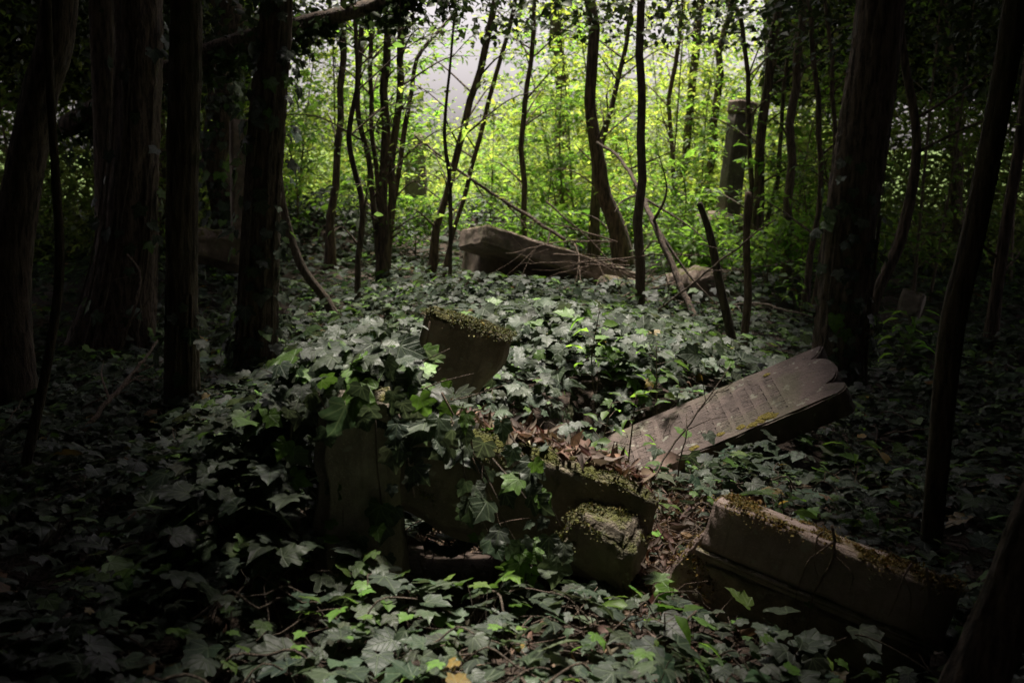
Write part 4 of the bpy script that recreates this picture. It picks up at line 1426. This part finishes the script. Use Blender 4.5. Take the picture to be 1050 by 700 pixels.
CAN = 1.0
canopy(int(60000 * CAN), -9.5, 9.5, -7, 15, 4.4, 8.0)
canopy(int(26000 * CAN), -15, 15, 14, 27, 5.0, 8.2)
canopy(9000, -15, 15, -9, 14, 5.0, 8.2)
canopy(int(15000 * CAN), -5, 5, -4, 5, 2.2, 4.2)
# unseen ring of leaves added to block light from the sides and behind
n = 30000
a = R.uniform(-math.pi, math.pi, n)
rr = R.uniform(5.5, 9.5, n)
x, y = rr * np.sin(a), 2.0 + rr * 1.15 * np.cos(a)
z = R.uniform(0, 5.5, n)
outside = (np.abs(x) > .47 * np.maximum(y, 0) + .9) | (y < -1)
cpos.append(np.c_[x, y, z][outside & (z > .1)])
n = 22000  # leaf screens added just out of view to darken the near corners
sd = R.choice([-1, 1], n)
y = R.uniform(.6, 4.6, n)
x = sd * (.47 * y + .55 + .9 * R.random(n))
z = R.uniform(.15, 2.8, n)
cpos.append(np.c_[x, y, z])
small = len(np.vstack(cpos))
n = 15000  # dark overhanging leaves, added to dim the sky along the top
y = R.uniform(8.5, 14, n)
x = R.uniform(-.46, .46, n) * y
sl_ = .085 + .10 * R.random(n) ** .7 - .05 * sstep(.12, .40, np.abs(x / y - .02))
z = 1.35 + sl_ * y
k = vnoise(x, z, 77, 1.6) > .42
cpos.append(np.c_[x, y, z][k])
mid_n = len(np.vstack(cpos))
n = 30000  # leaf layer added to close bright sky holes at both sides
y = R.uniform(14, 19, n)
x = R.choice([-1, 1], n) * R.uniform(.22, .56, n) * y
z = 1.35 + y * R.uniform(.04, .24, n)
cpos.append(np.c_[x, y, z])
cpos = np.vstack(cpos)
csz = np.where(np.arange(len(cpos)) < small, np.where(cpos[:, 2] < 3, .23, .38), .062)
csz[mid_n:] = .17
tx = np.array([q[0] for q in TALL])
ty = np.array([q[1] for q in TALL])
near_i = np.argmin((cpos[:, :1] - tx[None]) ** 2 + (cpos[:, 1:2] - ty[None]) ** 2, axis=1)
for i, (x, y, t, base) in enumerate(TALL):
    q = cpos[near_i == i]
    if not len(q):
        continue
    m = len(q)
    lv = Leaves()
    lv.add(q, rnd_dir(m) * [1, 1, .4] + [0, 0, -.2], unit(np.array([0, 0, 1]) + R.normal(size=(m, 3)) * .55), csz[near_i == i] * np.exp(R.normal(size=m) * .25), leafcols(m, (.03, .048, .014), .25))
    lv.build('crown', M_CANOPY, BROAD, t, base)  # also holds the low screens added to block light

# ------------------------------------------------------------------ camera, sun, sky
cd = bpy.data.cameras.new('camera')
cd.lens, cd.sensor_width = LENS, SENSOR
cd.dof.use_dof = True
cd.dof.focus_distance = 4.3
cd.dof.aperture_fstop = 5.0
cd.clip_start, cd.clip_end = .05, 2000
cam = bpy.data.objects.new('camera', cd)
COL.objects.link(cam)
cam.location = Vector(CAM)
cam.rotation_euler = (rad(90) - PITCH, 0, 0)
C.camera = cam

sl = bpy.data.lights.new('sun', 'SUN')
sl.energy = 2.6
sl.angle = rad(10)
sl.color = (1.0, .93, .80)
so = bpy.data.objects.new('sun', sl)
COL.objects.link(so)
so.rotation_euler = Vector(SUN).to_track_quat('Z', 'Y').to_euler()

w = bpy.data.worlds.new('World')
C.world = w
w.use_nodes = True
nt = w.node_tree
bg = nt.nodes['Background']
sky = nt.nodes.new('ShaderNodeTexSky')
sky.sky_type = 'NISHITA'
sky.sun_disc = False
sky.sun_elevation = SUN_EL
sky.sun_rotation = SUN_AZ
sky.dust_density = 3.0
sky.air_density = 1.0
sky.ozone_density = 1.0
hs = nt.nodes.new('ShaderNodeHueSaturation')
hs.inputs['Saturation'].default_value = .12
nt.links.new(sky.outputs[0], hs.inputs['Color'])
mx = nt.nodes.new('ShaderNodeMix')
mx.data_type = 'RGBA'
mx.blend_type = 'MULTIPLY'
mx.inputs[0].default_value = 1
nt.links.new(hs.outputs[0], mx.inputs[6])
mx.inputs[7].default_value = (.95, .87, .895, 1)
nt.links.new(mx.outputs[2], bg.inputs['Color'])
bg.inputs['Strength'].default_value = .05

C.view_settings.view_transform = 'Standard'
C.view_settings.look = 'None'
C.view_settings.exposure = 2.05
C.view_settings.gamma = 1
C.render.film_transparent = False
C.cycles.max_bounces = 6
C.cycles.diffuse_bounces = 3
C.cycles.glossy_bounces = 2
C.cycles.transmission_bounces = 4
C.cycles.transparent_max_bounces = 4
C.cycles.use_denoising = True
